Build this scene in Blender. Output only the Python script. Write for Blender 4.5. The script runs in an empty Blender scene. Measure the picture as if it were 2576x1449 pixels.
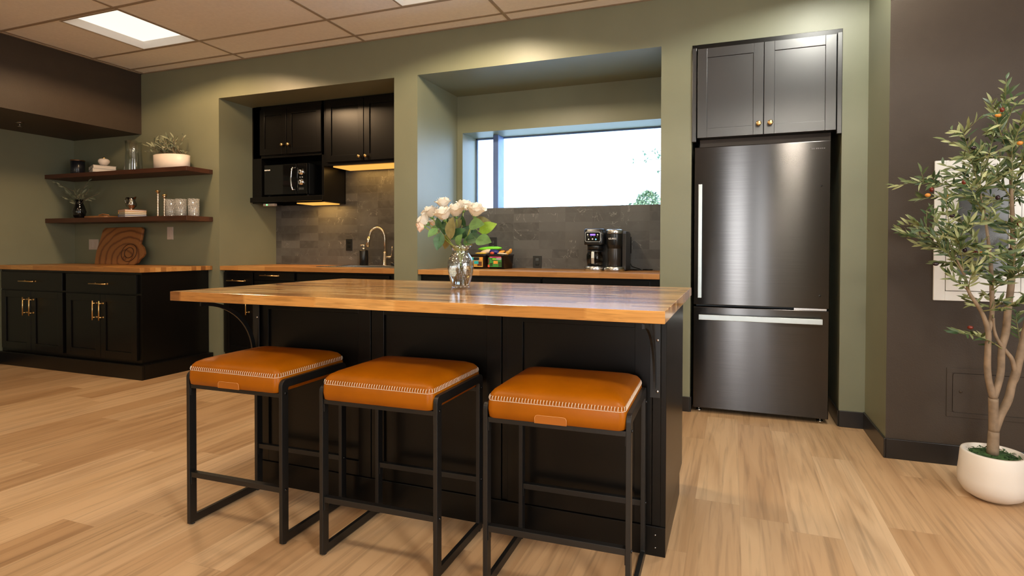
import bpy, bmesh, math, random
from mathutils import Vector, Matrix
PI = math.pi
S = bpy.context.scene
COL = S.collection
# ------------------------------------------------------------------ camera, world, lights, exposure
CAM = Vector((1.33827, -3.69588, 1.08367))
FPX, PX0, PY0 = 1356.624, 1378.458, 644.238
FW = Vector((-0.32529853, 0.94551158, -0.01373739))
RT = Vector((0.94557884, 0.32537351, 0.00356792))
UP = Vector((-0.00784329, 0.01182915, 0.99989927))
cd = bpy.data.cameras.new('camera'); cam = bpy.data.objects.new('camera', cd); COL.objects.link(cam)
cd.sensor_width = 36.0; cd.lens = FPX / 2576 * 36
cd.shift_x = (1288 - PX0) / 2576; cd.shift_y = (PY0 - 724.5) / 2576
cd.clip_start = 0.05; cd.clip_end = 300
m = Matrix((RT, UP, -FW)).transposed().to_4x4(); m.translation = CAM
cam.matrix_world = m
S.camera = cam
vs = S.view_settings
vs.view_transform = 'Standard'; vs.look = 'None'; vs.gamma = 1; vs.exposure = 0.0; vs.use_curve_mapping = False
W = bpy.data.worlds.new('world'); S.world = W; W.use_nodes = True
bg = W.node_tree.nodes['Background']; bg.inputs[0].default_value = (0.42, 0.63, .95, 1); bg.inputs[1].default_value = 9.5
WARM = (1.0, 0.70, 0.40); DAY = (0.80, 0.90, 1.0); NEUT = (1.0, 0.86, 0.68)

def area(name, loc, rot, sx, sy, energy, color, spread=180):
    l = bpy.data.lights.new(name, 'AREA'); l.shape = 'RECTANGLE'; l.size = sx; l.size_y = sy
    l.energy = energy; l.color = color; l.spread = math.radians(spread)
    o = bpy.data.objects.new(name, l); o.location = loc; o.rotation_euler = rot; COL.objects.link(o)
    return o
CEIL = 2.768
# 2x2 ft troffers, 8 ft apart
TROFFERS = [(-3.11, -0.757, 90, (1, .66, .36)), (-0.55, -0.757, 105, (1, .80, .54)), (2.01, -0.757, 62, (1, .98, .88)),
            (-3.11, -3.32, 20, (1, .70, .40)), (-0.55, -3.32, 55, (1, .73, .42)), (2.01, -3.32, 150, (1, .92, .78)),
            (-3.11, -5.88, 20, (1, .70, .40)), (-0.55, -5.88, 30, (1, .80, .55)), (2.01, -5.88, 60, (1, .90, .75))]
for (tx, ty, te, tc) in TROFFERS:
    sl = bpy.data.lights.new('troffer_light', 'SPOT'); sl.energy = te; sl.color = tc; sl.spot_size = math.radians(157); sl.spot_blend = .07; sl.shadow_soft_size = .14
    so = bpy.data.objects.new('troffer_light', sl); so.location = (tx + (.24 if tx < 0 and ty > -1 else -.12 if ty > -1 else 0), ty, CEIL - 0.005); COL.objects.link(so)
# daylight through the glazing in the unseen walls behind and to the right of the camera, plus one added fill
area('right_window_light', (4.15, -3.4, 1.5), (0, math.radians(90), 0), 1.7, 2.6, 85, (1, .98, .96))
area('rear_window_light', (1.40, -7.05, 1.25), (math.radians(90), 0, 0), 0.30, 2.3, 42, (.97, .99, 1))
area('rear_sidelight', (1.815, -7.05, 1.25), (math.radians(90), 0, 0), 0.16, 2.3, 11, (.97, .99, 1))
area('left_fill_light', (-3.0, -7.1, 1.5), (math.radians(90), 0, 0), 2.5, 1.5, 20, (1, .9, .7))  # added warm fill from the rear left, no window there
# warm strip lamps under the wall cupboards
area('strip_light', (-1.71, .50, 1.826), (0, 0, 0), .85, .2, 3.6, (1, .56, .16))
area('strip_light', (-2.44, .50, 1.500), (0, 0, 0), .3, .2, 2.0, (1, .56, .16))
pl = area('window_portal', (-0.02, 1.02, 1.8), (math.radians(-90), 0, 0), 1.8, .66, 1, (1, 1, 1)); pl.data.cycles.is_portal = True
cy = S.cycles
cy.max_bounces = 14; cy.diffuse_bounces = 5; cy.glossy_bounces = 4; cy.transmission_bounces = 12; cy.transparent_max_bounces = 12
cy.caustics_reflective = False; cy.caustics_refractive = False; cy.sample_clamp_indirect = 4.0
cy.use_denoising = True

def at(px, py, Y=None, Z=None, D=None):
    d = FW + RT * ((px - PX0) / FPX) - UP * ((py - PY0) / FPX)
    t = D if D is not None else ((Y - CAM.y) / d.y if Y is not None else (Z - CAM.z) / d.z)
    return CAM + d * t

# ------------------------------------------------------------------ materials
class NT:
    def __init__(s, name):
        s.m = bpy.data.materials.new(name); s.m.use_nodes = True; s.t = s.m.node_tree
        s.b = s.t.nodes['Principled BSDF']; s.out = s.t.nodes['Material Output']
    def n(s, kind, **kw):
        nd = s.t.nodes.new(kind)
        for k, v in kw.items():
            if k.startswith('i_'):
                k2 = k[2:]; k2 = int(k2) if k2.isdigit() else k2.replace('_', ' ')
                if hasattr(v, 'is_output') : s.t.links.new(v, nd.inputs[k2])
                else: nd.inputs[k2].default_value = v
            else: setattr(nd, k, v)
        return nd
    def l(s, a, b): s.t.links.new(a, b)
    def math(s, op, a, b=0.0, c=0.0):
        nd = s.t.nodes.new('ShaderNodeMath'); nd.operation = op
        for i, v in enumerate((a, b, c)):
            if hasattr(v, 'is_output'): s.l(v, nd.inputs[i])
            else: nd.inputs[i].default_value = v
        return nd.outputs[0]
    def ramp(s, fac, stops, interp='LINEAR'):
        nd = s.t.nodes.new('ShaderNodeValToRGB'); cr = nd.color_ramp; cr.interpolation = interp
        while len(cr.elements) < len(stops): cr.elements.new(0.5)
        for e, (p, c) in zip(cr.elements, stops): e.position = p; e.color = (*c, 1)
        s.l(fac, nd.inputs[0]); return nd.outputs[0]
    def mix(s, fac, a, b, mode='MIX'):
        nd = s.t.nodes.new('ShaderNodeMix'); nd.data_type = 'RGBA'; nd.blend_type = mode
        for i, v in ((0, fac), (6, a), (7, b)):
            if hasattr(v, 'is_output'): s.l(v, nd.inputs[i])
            else: nd.inputs[i].default_value = v if i == 0 else (*v, 1)
        return nd.outputs[2]
    def bump(s, h, strength=.2, dist=.002):
        nd = s.n('ShaderNodeBump', i_Strength=strength, i_Distance=dist); s.l(h, nd.inputs['Height']); s.l(nd.outputs[0], s.b.inputs['Normal'])
        return nd.outputs[0]
    def setp(s, **kw):
        for k, v in kw.items():
            i = s.b.inputs[k.replace('_', ' ')]
            if hasattr(v, 'is_output'): s.l(v, i)
            elif isinstance(v, tuple): i.default_value = (*v, 1) if len(i.default_value) == 4 and len(v) == 3 else v
            else: i.default_value = v

def simple(name, col, rough=.5, metal=0., spec=.5, var=.08, scale=12, bump=0., bscale=200, coat=0., emis=None, estr=0., **kw):
    t = NT(name)
    tc = t.n('ShaderNodeTexCoord').outputs['Object']
    nz = t.n('ShaderNodeTexNoise', i_Vector=tc, i_Scale=scale, i_Detail=4.)
    lo = tuple(c * (1 - var) for c in col); hi = tuple(min(1, c * (1 + var)) for c in col)
    t.setp(Base_Color=t.ramp(nz.outputs[0], [(.3, lo), (.7, hi)]), Roughness=rough, Metallic=metal, Specular_IOR_Level=spec, Coat_Weight=coat)
    if bump:
        n2 = t.n('ShaderNodeTexNoise', i_Vector=tc, i_Scale=bscale, i_Detail=3.)
        t.bump(n2.outputs[0], bump)
    if emis: t.setp(Emission_Color=emis, Emission_Strength=estr)
    t.setp(**kw)
    return t.m

def planks(name, axis, w, L, stops, rough, grain=1., gap=0.0, spec=.5, wob=0.0, seed=0., vgrain=(60, 3), bumpv=.05, coat=0.):
    # boards running along `axis` (0 = x, 1 = y); every board gets its own tone and its own grain
    t = NT(name)
    tc = t.n('ShaderNodeTexCoord').outputs['Object']
    sp = t.n('ShaderNodeSeparateXYZ', i_Vector=tc)
    X, Y, Z = sp.outputs[axis], sp.outputs[1 - axis], sp.outputs[2]
    row = t.math('FLOOR', t.math('DIVIDE', t.math('ADD', Y, seed + 50 * w), w))
    wn = t.n('ShaderNodeTexWhiteNoise', noise_dimensions='1D', i_W=row).outputs[0]
    xo = t.math('ADD', X, t.math('MULTIPLY', wn, L * 7.0))
    if wob: xo = t.math('ADD', xo, t.math('MULTIPLY', t.math('PINGPONG', Z, .0022), wob))
    cxv = t.math('DIVIDE', xo, L); colm = t.math('FLOOR', cxv)
    cb = t.n('ShaderNodeCombineXYZ', i_X=row, i_Y=colm)
    wn2 = t.n('ShaderNodeTexWhiteNoise', noise_dimensions='3D', i_Vector=cb.outputs[0])
    base = t.ramp(wn2.outputs[0], stops)
    gv = t.n('ShaderNodeCombineXYZ', i_X=t.math('MULTIPLY', X, vgrain[1]), i_Y=t.math('MULTIPLY', Y, vgrain[0]), i_Z=t.math('ADD', t.math('MULTIPLY', wn2.outputs[0], 37.), t.math('MULTIPLY', Z, vgrain[0])))
    g1 = t.n('ShaderNodeTexNoise', i_Vector=gv.outputs[0], i_Scale=1., i_Detail=6., i_Distortion=.6)
    g2v = t.n('ShaderNodeCombineXYZ', i_X=t.math('MULTIPLY', X, vgrain[1] * .4), i_Y=t.math('MULTIPLY', Y, vgrain[0] * .18), i_Z=t.math('ADD', t.math('MULTIPLY', wn2.outputs[0], 91.), t.math('MULTIPLY', Z, vgrain[0] * .2)))
    g2 = t.n('ShaderNodeTexNoise', i_Vector=g2v.outputs[0], i_Scale=1., i_Detail=3., i_Distortion=1.2)
    c = t.mix(1.0, base, t.ramp(g1.outputs[0], [(.28, (1 - .38 * grain,) * 3), (.5, (1, 1, 1)), (.75, (1 + .0,) * 3)]), 'MULTIPLY')
    c = t.mix(1.0, c, t.ramp(g2.outputs[0], [(.3, (1 - .30 * grain, 1 - .36 * grain, 1 - .42 * grain)), (.55, (1, 1, 1))]), 'MULTIPLY')
    if gap:
        fy = t.math('PINGPONG', t.math('DIVIDE', t.math('ADD', Y, seed + 50 * w), w), .5)
        fx = t.math('PINGPONG', cxv, .5)
        near = t.math('MINIMUM', t.math('MULTIPLY', fy, w), t.math('MULTIPLY', fx, L))
        near = t.math('LESS_THAN', near, gap)
        c = t.mix(t.math('MULTIPLY', near, .16), c, (.10, .06, .03))
    t.setp(Base_Color=c, Roughness=rough, Specular_IOR_Level=spec, Coat_Weight=coat, Coat_Roughness=.15)
    t.bump(g1.outputs[0], bumpv)
    return t.m

def tile_mat():
    t = NT('slate_tile')
    tc = t.n('ShaderNodeTexCoord').outputs['Object']
    sp = t.n('ShaderNodeSeparateXYZ', i_Vector=tc)
    X, Z = sp.outputs[0], sp.outputs[2]
    w, h = .2345, .0763
    r = t.math('DIVIDE', t.math('ADD', Z, 8.0), h); row = t.math('FLOOR', r)
    wn = t.n('ShaderNodeTexWhiteNoise', noise_dimensions='1D', i_W=row).outputs[0]
    off = t.math('MULTIPLY', t.math('GREATER_THAN', wn, .55), .5)
    cx = t.math('ADD', t.math('DIVIDE', t.math('ADD', X, 7.035), w), off); colm = t.math('FLOOR', cx)
    cb = t.n('ShaderNodeCombineXYZ', i_X=row, i_Y=colm)
    wn2 = t.n('ShaderNodeTexWhiteNoise', noise_dimensions='3D', i_Vector=cb.outputs[0])
    base = t.ramp(wn2.outputs[0], [(0, (.058, .055, .052)), (.5, (.082, .079, .075)), (1, (.115, .111, .106))])
    v = t.n('ShaderNodeCombineXYZ', i_X=t.math('ADD', X, t.math('MULTIPLY', wn2.outputs[0], 13.)), i_Y=t.math('MULTIPLY', wn2.outputs[0], 71.), i_Z=Z)
    cl = t.n('ShaderNodeTexNoise', i_Vector=v.outputs[0], i_Scale=9., i_Detail=6., i_Distortion=1.)
    c = t.mix(t.ramp(cl.outputs[0], [(.4, (0, 0, 0)), (.75, (.6, .6, .6))]), base, (.12, .12, .115))
    vn = t.n('ShaderNodeTexNoise', i_Vector=v.outputs[0], i_Scale=5., i_Detail=4., i_Roughness=.55, i_Distortion=1.0)
    vein = t.math('ABSOLUTE', t.math('SUBTRACT', vn.outputs[0], .5))
    mk_ = t.n('ShaderNodeTexNoise', i_Vector=v.outputs[0], i_Scale=5.5, i_Detail=1.)
    vm = t.math('MULTIPLY', t.ramp(vein, [(0, (.55, .55, .55)), (.007, (0, 0, 0))]), t.ramp(mk_.outputs[0], [(.50, (0, 0, 0)), (.62, (1, 1, 1))]))
    c = t.mix(vm, c, (.40, .38, .36))
    fx = t.math('MULTIPLY', t.math('PINGPONG', cx, .5), w); fz = t.math('MULTIPLY', t.math('PINGPONG', r, .5), h)
    near = t.math('LESS_THAN', t.math('MINIMUM', fx, fz), .0012)
    c = t.mix(near, c, (.10, .098, .092))
    t.setp(Base_Color=c, Roughness=.42)
    t.bump(t.math('SUBTRACT', cl.outputs[0], near), .15)
    return t.m

def glass(name, col=(1, 1, 1), rough=0., ior=1.45, bumpv=0., bs=120):
    t = NT(name); t.setp(Base_Color=col, Roughness=rough, IOR=ior, Transmission_Weight=1.)
    if bumpv:
        tc = t.n('ShaderNodeTexCoord').outputs['Object']
        v = t.n('ShaderNodeTexVoronoi', i_Vector=tc, i_Scale=bs); t.bump(t.ramp(v.outputs[0], [(.0, (1, 1, 1)), (.35, (0, 0, 0))]), bumpv, .001)
    return t.m
def emit(name, col, s):
    t = NT(name); t.setp(Base_Color=(0, 0, 0), Emission_Color=col, Emission_Strength=s); return t.m
def island_ramp(name, stops, rough=.5, sss=0., spec=.4, bump=0.):
    t = NT(name); g = t.n('ShaderNodeNewGeometry')
    tc = t.n('ShaderNodeTexCoord').outputs['Object']
    nz = t.n('ShaderNodeTexNoise', i_Vector=tc, i_Scale=60., i_Detail=2.)
    f = t.math('ADD', g.outputs['Random Per Island'], t.math('MULTIPLY', t.math('SUBTRACT', nz.outputs[0], .5), .25))
    t.setp(Base_Color=t.ramp(f, stops), Roughness=rough, Specular_IOR_Level=spec)
    if sss: t.setp(Subsurface_Weight=sss, Subsurface_Radius=(.02, .012, .008), Subsurface_Scale=.6)
    return t.m

M = {}
M['green'] = simple('sage_green_paint', (.200, .205, .135), .42, bump=.2, bscale=260, var=.05, scale=3, spec=.5)
M['brown'] = simple('dark_brown_paint', (.050, .036, .025), .5, bump=.4, bscale=190, var=.05, spec=.3)
M['ceiling'] = simple('ceiling_tile', (.88, .85, .80), .9, bump=.5, bscale=300, var=.03, scale=40)
M['grid'] = simple('ceiling_grid_metal', (.36, .29, .22), .5, var=.02)
M['offwhite'] = simple('off_white_paint', (.5, .46, .4), .8, var=.03)
M['black'] = simple('black_cabinet_lacquer', (.0035, .0028, .0022), .30, var=.1, scale=5, bump=.03, bscale=120, spec=.30)
M['blackin'] = simple('black_cabinet_inside', (.006, .0055, .005), .5)
M['fridgecab'] = simple('satin_charcoal_lacquer', (.020, .020, .021), .36, var=.05, scale=4, bump=.03, bscale=120, spec=.9, coat=.25, Coat_Roughness=.35)
M['base'] = simple('black_rubber_baseboard', (.014, .012, .011), .30, var=.1)
M['steelblk'] = simple('black_powder_coated_steel', (.007, .0065, .006), .40, var=.1, bump=.06, bscale=400)
M['brass'] = simple('satin_brass', (.80, .55, .25), .28, 1., var=.03)
M['chrome'] = simple('polished_chrome', (.8, .8, .8), .08, 1., var=.02)
M['nickel'] = simple('brushed_nickel', (.62, .57, .50), .26, 1., var=.04)
M['steel'] = simple('stainless_steel', (.60, .60, .60), .25, 1., var=.04)
M['alu'] = simple('brushed_aluminium', (.55, .60, .60), .38, .85, var=.03)
M['white'] = simple('white_gloss_paint', (.86, .86, .84), .4, var=.02)
M['plate'] = simple('pale_plastic', (.55, .47, .42), .4, var=.02)
M['blackpl'] = simple('black_plastic', (.010, .010, .010), .28, var=.1)
M['blackgl'] = simple('black_glass', (.004, .004, .004), .06, var=.05, spec=.6)
M['ceramic'] = simple('matt_white_ceramic', (.74, .68, .61), .5, var=.02, spec=.4)
M['moss'] = simple('green_moss', (.035, .085, .022), .9, bump=1., bscale=90, var=.6, scale=60)
M['bark'] = simple('smooth_grey_brown_bark', (.235, .165, .105), .75, bump=.6, bscale=60, var=.25, scale=25)
M['floor'] = planks('oak_vinyl_plank', 1, .182, 1.22, [(0, (.47, .285, .145)), (.45, (.56, .36, .195)), (.75, (.61, .405, .225)), (1, (.66, .455, .27))], .38, grain=.75, gap=.0010, seed=.085, vgrain=(48, 2.2), bumpv=.04, spec=.45)
SEEDB = .0313
BS = [(0, (.20, .078, .022)), (.2, (.40, .17, .042)), (.4, (.58, .27, .070)), (.65, (.68, .34, .095)), (.85, (.80, .46, .16)), (1, (.88, .58, .25))]
M['butcher'] = planks('butcher_block', 0, .043, .335, BS, .17, grain=.85, wob=6., vgrain=(150, 9), bumpv=.02, seed=SEEDB, spec=.5, coat=.55)
BS2 = [(0, (.22, .085, .022)), (.25, (.38, .165, .045)), (.6, (.52, .245, .07)), (1, (.62, .33, .11))]
M['butcher2'] = planks('oiled_butcher_block', 0, .045, .31, BS2, .38, grain=.5, vgrain=(150, 9), bumpv=.02, seed=.017)
M['walnut'] = planks('dark_walnut', 0, .09, 1.4, [(0, (.055, .018, .008)), (1, (.085, .028, .012))], .5, grain=.8, vgrain=(90, 5), bumpv=.04)
M['board'] = simple('acacia_wood', (.30, .125, .040), .5, var=.45, scale=6)
M['leather'] = simple('cognac_leather', (.33, .092, .001), .36, var=.12, scale=7, bump=.12, bscale=500, spec=.22)
M['stitch'] = simple('cream_thread', (.75, .62, .48), .7, var=.05)
M['tagl'] = simple('embossed_leather_tag', (.36, .105, .004), .45, var=.05)
M['tagedge'] = simple('raised_tag_edge', (.68, .33, .12), .4, var=.05)
M['tile'] = tile_mat()
M['water'] = glass('water', (.98, .97, .90), ior=1.33)
def thin(name, tint, frost=0., gl=.08, rough=.03, seeds=0.):
    t = NT(name); tr = t.n('ShaderNodeBsdfTransparent', i_Color=(*tint, 1)); g = t.n('ShaderNodeBsdfGlossy', i_Roughness=rough)
    if seeds:
        tc0 = t.n('ShaderNodeTexCoord').outputs['Object']; v0 = t.n('ShaderNodeTexVoronoi', i_Vector=tc0, i_Scale=150.)
        bp = t.n('ShaderNodeBump', i_Strength=seeds, i_Distance=.002); t.l(t.ramp(v0.outputs[0], [(.0, (1, 1, 1)), (.4, (0, 0, 0))]), bp.inputs['Height']); t.l(bp.outputs[0], g.inputs['Normal'])
    lw = t.n('ShaderNodeLayerWeight', i_Blend=.35); f = t.math('ADD', t.math('MULTIPLY', lw.outputs['Facing'], .45), gl)
    m1 = t.n('ShaderNodeMixShader', i_0=f); t.l(tr.outputs[0], m1.inputs[1]); t.l(g.outputs[0], m1.inputs[2]); out = m1
    if frost:
        d = t.n('ShaderNodeBsdfDiffuse', i_Color=(.8, .8, .8, 1)); tl = t.n('ShaderNodeBsdfTranslucent', i_Color=(.8, .8, .8, 1)); ad = t.n('ShaderNodeAddShader'); t.l(d.outputs[0], ad.inputs[0]); t.l(tl.outputs[0], ad.inputs[1])
        tc = t.n('ShaderNodeTexCoord').outputs['Object']; v = t.n('ShaderNodeTexVoronoi', i_Vector=tc, i_Scale=110.)
        m2 = t.n('ShaderNodeMixShader', i_0=t.math('MULTIPLY', v.outputs[0], frost)); t.l(m1.outputs[0], m2.inputs[1]); t.l(ad.outputs[0], m2.inputs[2]); out = m2
    t.l(out.outputs[0], t.out.inputs[0]); return t.m
M['smoke'] = glass('smoked_plastic', (.55, .5, .45), .05, 1.3)
M['glow'] = emit('lit_underside', (1, .46, .085), 1.15)  # emission stands in for lamplight on the cupboard undersides
M['diff'] = emit('lit_diffuser', (1, .90, .74), 1.25)
M['day'] = emit('daylit_glazing', (.75, .88, 1.), 4.)
M['glass'] = thin('clear_glass', (.93, .95, .94)); M['cglass'] = thin('ribbed_glass', (.85, .86, .87), .30)
M['bubble'] = thin('seeded_glass', (.95, .97, .96), gl=.14, rough=.02, seeds=.5)
M['candle'] = simple('dark_jar', (.012, .012, .018), .25)
M['copper'] = simple('copper', (.42, .22, .12), .35, 1.)
M['paper'] = simple('white_paper', (.62, .56, .50), .8, var=.04)
M['marble'] = simple('white_marble', (.75, .66, .60), .4, var=.08, scale=9)
M['mirror'] = simple('silver', (.55, .5, .45), .12, 1.)
M['pewter'] = simple('aged_pewter', (.28, .25, .22), .15, 1.)
M['olive'] = island_ramp('olive_leaf', [(0, (.030, .065, .022)), (.4, (.070, .105, .036)), (.7, (.19, .22, .085)), (1, (.38, .40, .19))], .5)
M['oliveg'] = island_ramp('grey_olive_leaf', [(0, (.10, .12, .07)), (1, (.34, .36, .25))], .6)
M['fruit'] = simple('ripe_olive', (.16, .020, .008), .18, var=.6, scale=40)
M['fruit2'] = simple('amber_olive', (.50, .20, .03), .22, var=.3, scale=40)
M['fruit3'] = simple('black_olive', (.018, .008, .012), .18, var=.4, scale=40)
M['petal'] = simple('cream_petal', (.97, .91, .80), .6, var=.03, scale=30, Subsurface_Weight=.2, Subsurface_Radius=(.02, .017, .014), Subsurface_Scale=.5)
M['leafd'] = simple('dark_rose_leaf', (.040, .110, .040), .38, var=.35, scale=40)
M['leafm'] = simple('mid_rose_leaf', (.135, .270, .085), .42, var=.25, scale=40)
M['leafo'] = simple('olive_brown_rose_leaf', (.235, .215, .085), .5, var=.25, scale=40)
M['leafy'] = simple('yellow_green_rose_leaf', (.24, .40, .035), .45, var=.2, scale=40)
M['stem'] = simple('green_stem', (.27, .34, .06), .45, var=.15)
M['red'] = simple('red_enamel', (.45, .015, .015), .3)
for nm, c in dict(lime=(.22, .75, .04), navy=(.02, .02, .16), orange=(.85, .36, .05), yellow=(.85, .55, .08), pink=(.75, .10, .25), teal=(.02, .45, .50), cream=(.80, .62, .42), choc=(.11, .035, .015), gold=(.62, .34, .06), leafg=(.05, .30, .05), blue=(.04, .12, .42), spine_orange=(.70, .22, .06), redw=(.75, .10, .04), grey=(.22, .22, .22), silver=(.4, .42, .42)).items():
    M[nm] = simple(nm + '_print', c, .35, var=.15, scale=90)
M['led'] = emit('green_led', (.15, 1, .25), 3.); M['display'] = emit('violet_display', (.25, .12, 1), 2.2); M['bluebtn'] = emit('cyan_button', (.25, .75, 1), 1.2)

def fridge_mat():
    t = NT('brushed_black_steel')
    tc = t.n('ShaderNodeTexCoord').outputs['Object']
    mp = t.n('ShaderNodeMapping', i_Vector=tc); mp.inputs['Scale'].default_value = (3, 3, 900)
    nz = t.n('ShaderNodeTexNoise', i_Vector=mp.outputs[0], i_Scale=1., i_Detail=3.)
    cb = t.n('ShaderNodeCombineXYZ', i_X=0., i_Y=0., i_Z=1.)
    t.setp(Base_Color=t.ramp(nz.outputs[0], [(.3, (.060, .056, .054)), (.7, (.080, .075, .072))]), Metallic=1., Roughness=.19, Anisotropic=.98)
    t.l(cb.outputs[0], t.b.inputs['Tangent'])
    return t.m
M['fridge'] = fridge_mat()

# ------------------------------------------------------------------ mesh helpers
class MB:
    def __init__(s): s.v = []; s.f = []; s.sm = []
    def add(s, vs, fs, smooth=False):
        n = len(s.v); s.v += [Vector(v) for v in vs]; s.f += [tuple(i + n for i in f) for f in fs]; s.sm += [smooth] * len(fs); return s
    def box(s, x0, x1, y0, y1, z0, z1):
        vs = [(x, y, z) for z in (z0, z1) for y in (y0, y1) for x in (x0, x1)]
        return s.add(vs, [(0, 2, 3, 1), (4, 5, 7, 6), (0, 1, 5, 4), (2, 6, 7, 3), (0, 4, 6, 2), (1, 3, 7, 5)])
    def lathe(s, prof, c=(0, 0, 0), n=32, axis=None, sx=1, sy=1, cap=True):
        vs = []; fs = []
        R = Vector((0, 0, 1)).rotation_difference(Vector(axis).normalized()).to_matrix() if axis else Matrix.Identity(3)
        for r, z in prof:
            for k in range(n):
                a = 2 * PI * k / n; vs.append(Vector(c) + R @ Vector((r * math.cos(a) * sx, r * math.sin(a) * sy, z)))
        for j in range(len(prof) - 1):
            for k in range(n):
                k2 = (k + 1) % n; fs.append((j * n + k, j * n + k2, (j + 1) * n + k2, (j + 1) * n + k))
        if cap:
            fs.append(tuple(range(n))[::-1]); fs.append(tuple((len(prof) - 1) * n + k for k in range(n)))
        return s.add(vs, fs, True)
    def cyl(s, p, q, r, n=16, r2=None):
        p = Vector(p); q = Vector(q); d = q - p
        return s.lathe([(r, 0), (r if r2 is None else r2, d.length)], p, n, d)
    def tube(s, pts, rad, n=8):
        pts = [Vector(p) for p in pts]; k = len(pts)
        if not isinstance(rad, (list, tuple)): rad = [rad] * k
        t0 = (pts[1] - pts[0]).normalized(); nrm = t0.orthogonal().normalized(); vs = []
        for i, p in enumerate(pts):
            t = (pts[min(i + 1, k - 1)] - pts[max(i - 1, 0)]).normalized()
            nrm = (nrm - t * nrm.dot(t)).normalized(); b = t.cross(nrm)
            for j in range(n):
                a = 2 * PI * j / n; vs.append(p + (nrm * math.cos(a) + b * math.sin(a)) * rad[i])
        fs = [(i * n + j, i * n + (j + 1) % n, (i + 1) * n + (j + 1) % n, (i + 1) * n + j) for i in range(k - 1) for j in range(n)]
        fs.append(tuple(range(n))[::-1]); fs.append(tuple((k - 1) * n + j for j in range(n)))
        return s.add(vs, fs, True)
    def ball(s, c, r, sx=1, sy=1, sz=1, n=12, m=8):
        vs = [Vector(c) + Vector((0, 0, -r * sz))]; fs = []
        for i in range(1, m):
            ph = PI * i / m - PI / 2
            for j in range(n):
                a = 2 * PI * j / n; vs.append(Vector(c) + Vector((r * sx * math.cos(ph) * math.cos(a), r * sy * math.cos(ph) * math.sin(a), r * sz * math.sin(ph))))
        vs.append(Vector(c) + Vector((0, 0, r * sz)))
        for j in range(n):
            fs.append((0, 1 + (j + 1) % n, 1 + j)); fs.append((len(vs) - 1, len(vs) - 1 - n + j, len(vs) - 1 - n + (j + 1) % n))
        for i in range(m - 2):
            for j in range(n):
                a = 1 + i * n; fs.append((a + j, a + (j + 1) % n, a + n + (j + 1) % n, a + n + j))
        return s.add(vs, fs, True)
    def loft(s, rings, smooth=True, cap=True):
        n = len(rings[0]); vs = [p for r in rings for p in r]
        fs = [(i * n + j, i * n + (j + 1) % n, (i + 1) * n + (j + 1) % n, (i + 1) * n + j) for i in range(len(rings) - 1) for j in range(n)]
        if cap: fs.append(tuple(range(n))[::-1]); fs.append(tuple((len(rings) - 1) * n + j for j in range(n)))
        return s.add(vs, fs, smooth)
    def prism(s, pts, axis, a, b):
        # polygon pts extruded along axis from a to b
        def mk(p, t): return {0: (t, p[0], p[1]), 1: (p[0], t, p[1]), 2: (p[0], p[1], t)}[axis]
        n = len(pts); vs = [mk(p, a) for p in pts] + [mk(p, b) for p in pts]
        return s.add(vs, [tuple(range(n)), tuple(range(n, 2 * n))[::-1]] + [(i, i + n, (i + 1) % n + n, (i + 1) % n) for i in range(n)])
    def leaf(s, base, d, L, w, nrm, droop=.25, fold=.25, n=5, shape=.9):
        # a pointed leaf: midrib plus two rows, slightly folded and drooping
        d = Vector(d).normalized(); nrm = Vector(nrm); side = d.cross(nrm)
        if side.length < 1e-4: side = d.orthogonal()
        side.normalize(); up = side.cross(d).normalized(); base = Vector(base)
        vs = []; fs = []
        for i in range(n + 1):
            t = i / n; ww = w * .5 * (math.sin(PI * t ** shape) ** .85 if 0 < t < 1 else .04)
            p = base + d * (L * t) - up * (droop * L * t * t)
            vs += [p - side * ww + up * (ww * fold), p, p + side * ww + up * (ww * fold)]
        for i in range(n):
            a = 3 * i; fs += [(a, a + 1, a + 4, a + 3), (a + 1, a + 2, a + 5, a + 4)]
        return s.add(vs, fs, True)
    def rev(s):
        return s

def rrect(cx, cy, hx, hy, r, z, n=6):
    out = []
    for qx, qy, a0 in ((1, 1, 0), (-1, 1, PI / 2), (-1, -1, PI), (1, -1, 3 * PI / 2)):
        for k in range(n + 1):
            a = a0 + PI / 2 * k / n; out.append(Vector((cx + qx * (hx - r) + r * math.cos(a), cy + qy * (hy - r) + r * math.sin(a), z)))
    return out

ORG = {}
def mk(name, mb, mat, org=(0, 0, 0), bevel=0., parent=None, fixn=True):
    me = bpy.data.meshes.new(name); o = Vector(org)
    me.from_pydata([v - o for v in mb.v], [], mb.f)
    me.polygons.foreach_set('use_smooth', mb.sm)
    if fixn:
        b = bmesh.new(); b.from_mesh(me); bmesh.ops.recalc_face_normals(b, faces=b.faces[:]); b.to_mesh(me); b.free()
    me.materials.append(mat if not isinstance(mat, str) else M[mat])
    ob = bpy.data.objects.new(name, me); COL.objects.link(ob)
    if parent: ob.parent = parent; ORG[ob.name] = ORG[parent.name]
    else: ob.location = o; ORG[ob.name] = o
    if bevel:
        md = ob.modifiers.new('bevel', 'BEVEL'); md.width = bevel; md.segments = 2; md.limit_method = 'ANGLE'; md.angle_limit = math.radians(50)
    return ob
def tag(o, label, cat, group=None):
    o['label'] = label; o['category'] = cat
    if group: o['group'] = group
    return o
def thing(name, label, cat, loc, group=None):
    o = bpy.data.objects.new(name, None); COL.objects.link(o); o.location = loc; o.empty_display_size = .1; ORG[o.name] = Vector(loc)
    return tag(o, label, cat, group)
def part(name, mb, mat, parent, bevel=0., label=None, fixn=True):
    o = mk(name, mb, mat, ORG[parent.name], bevel, parent, fixn)
    if label: o['label'] = label
    return o
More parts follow.
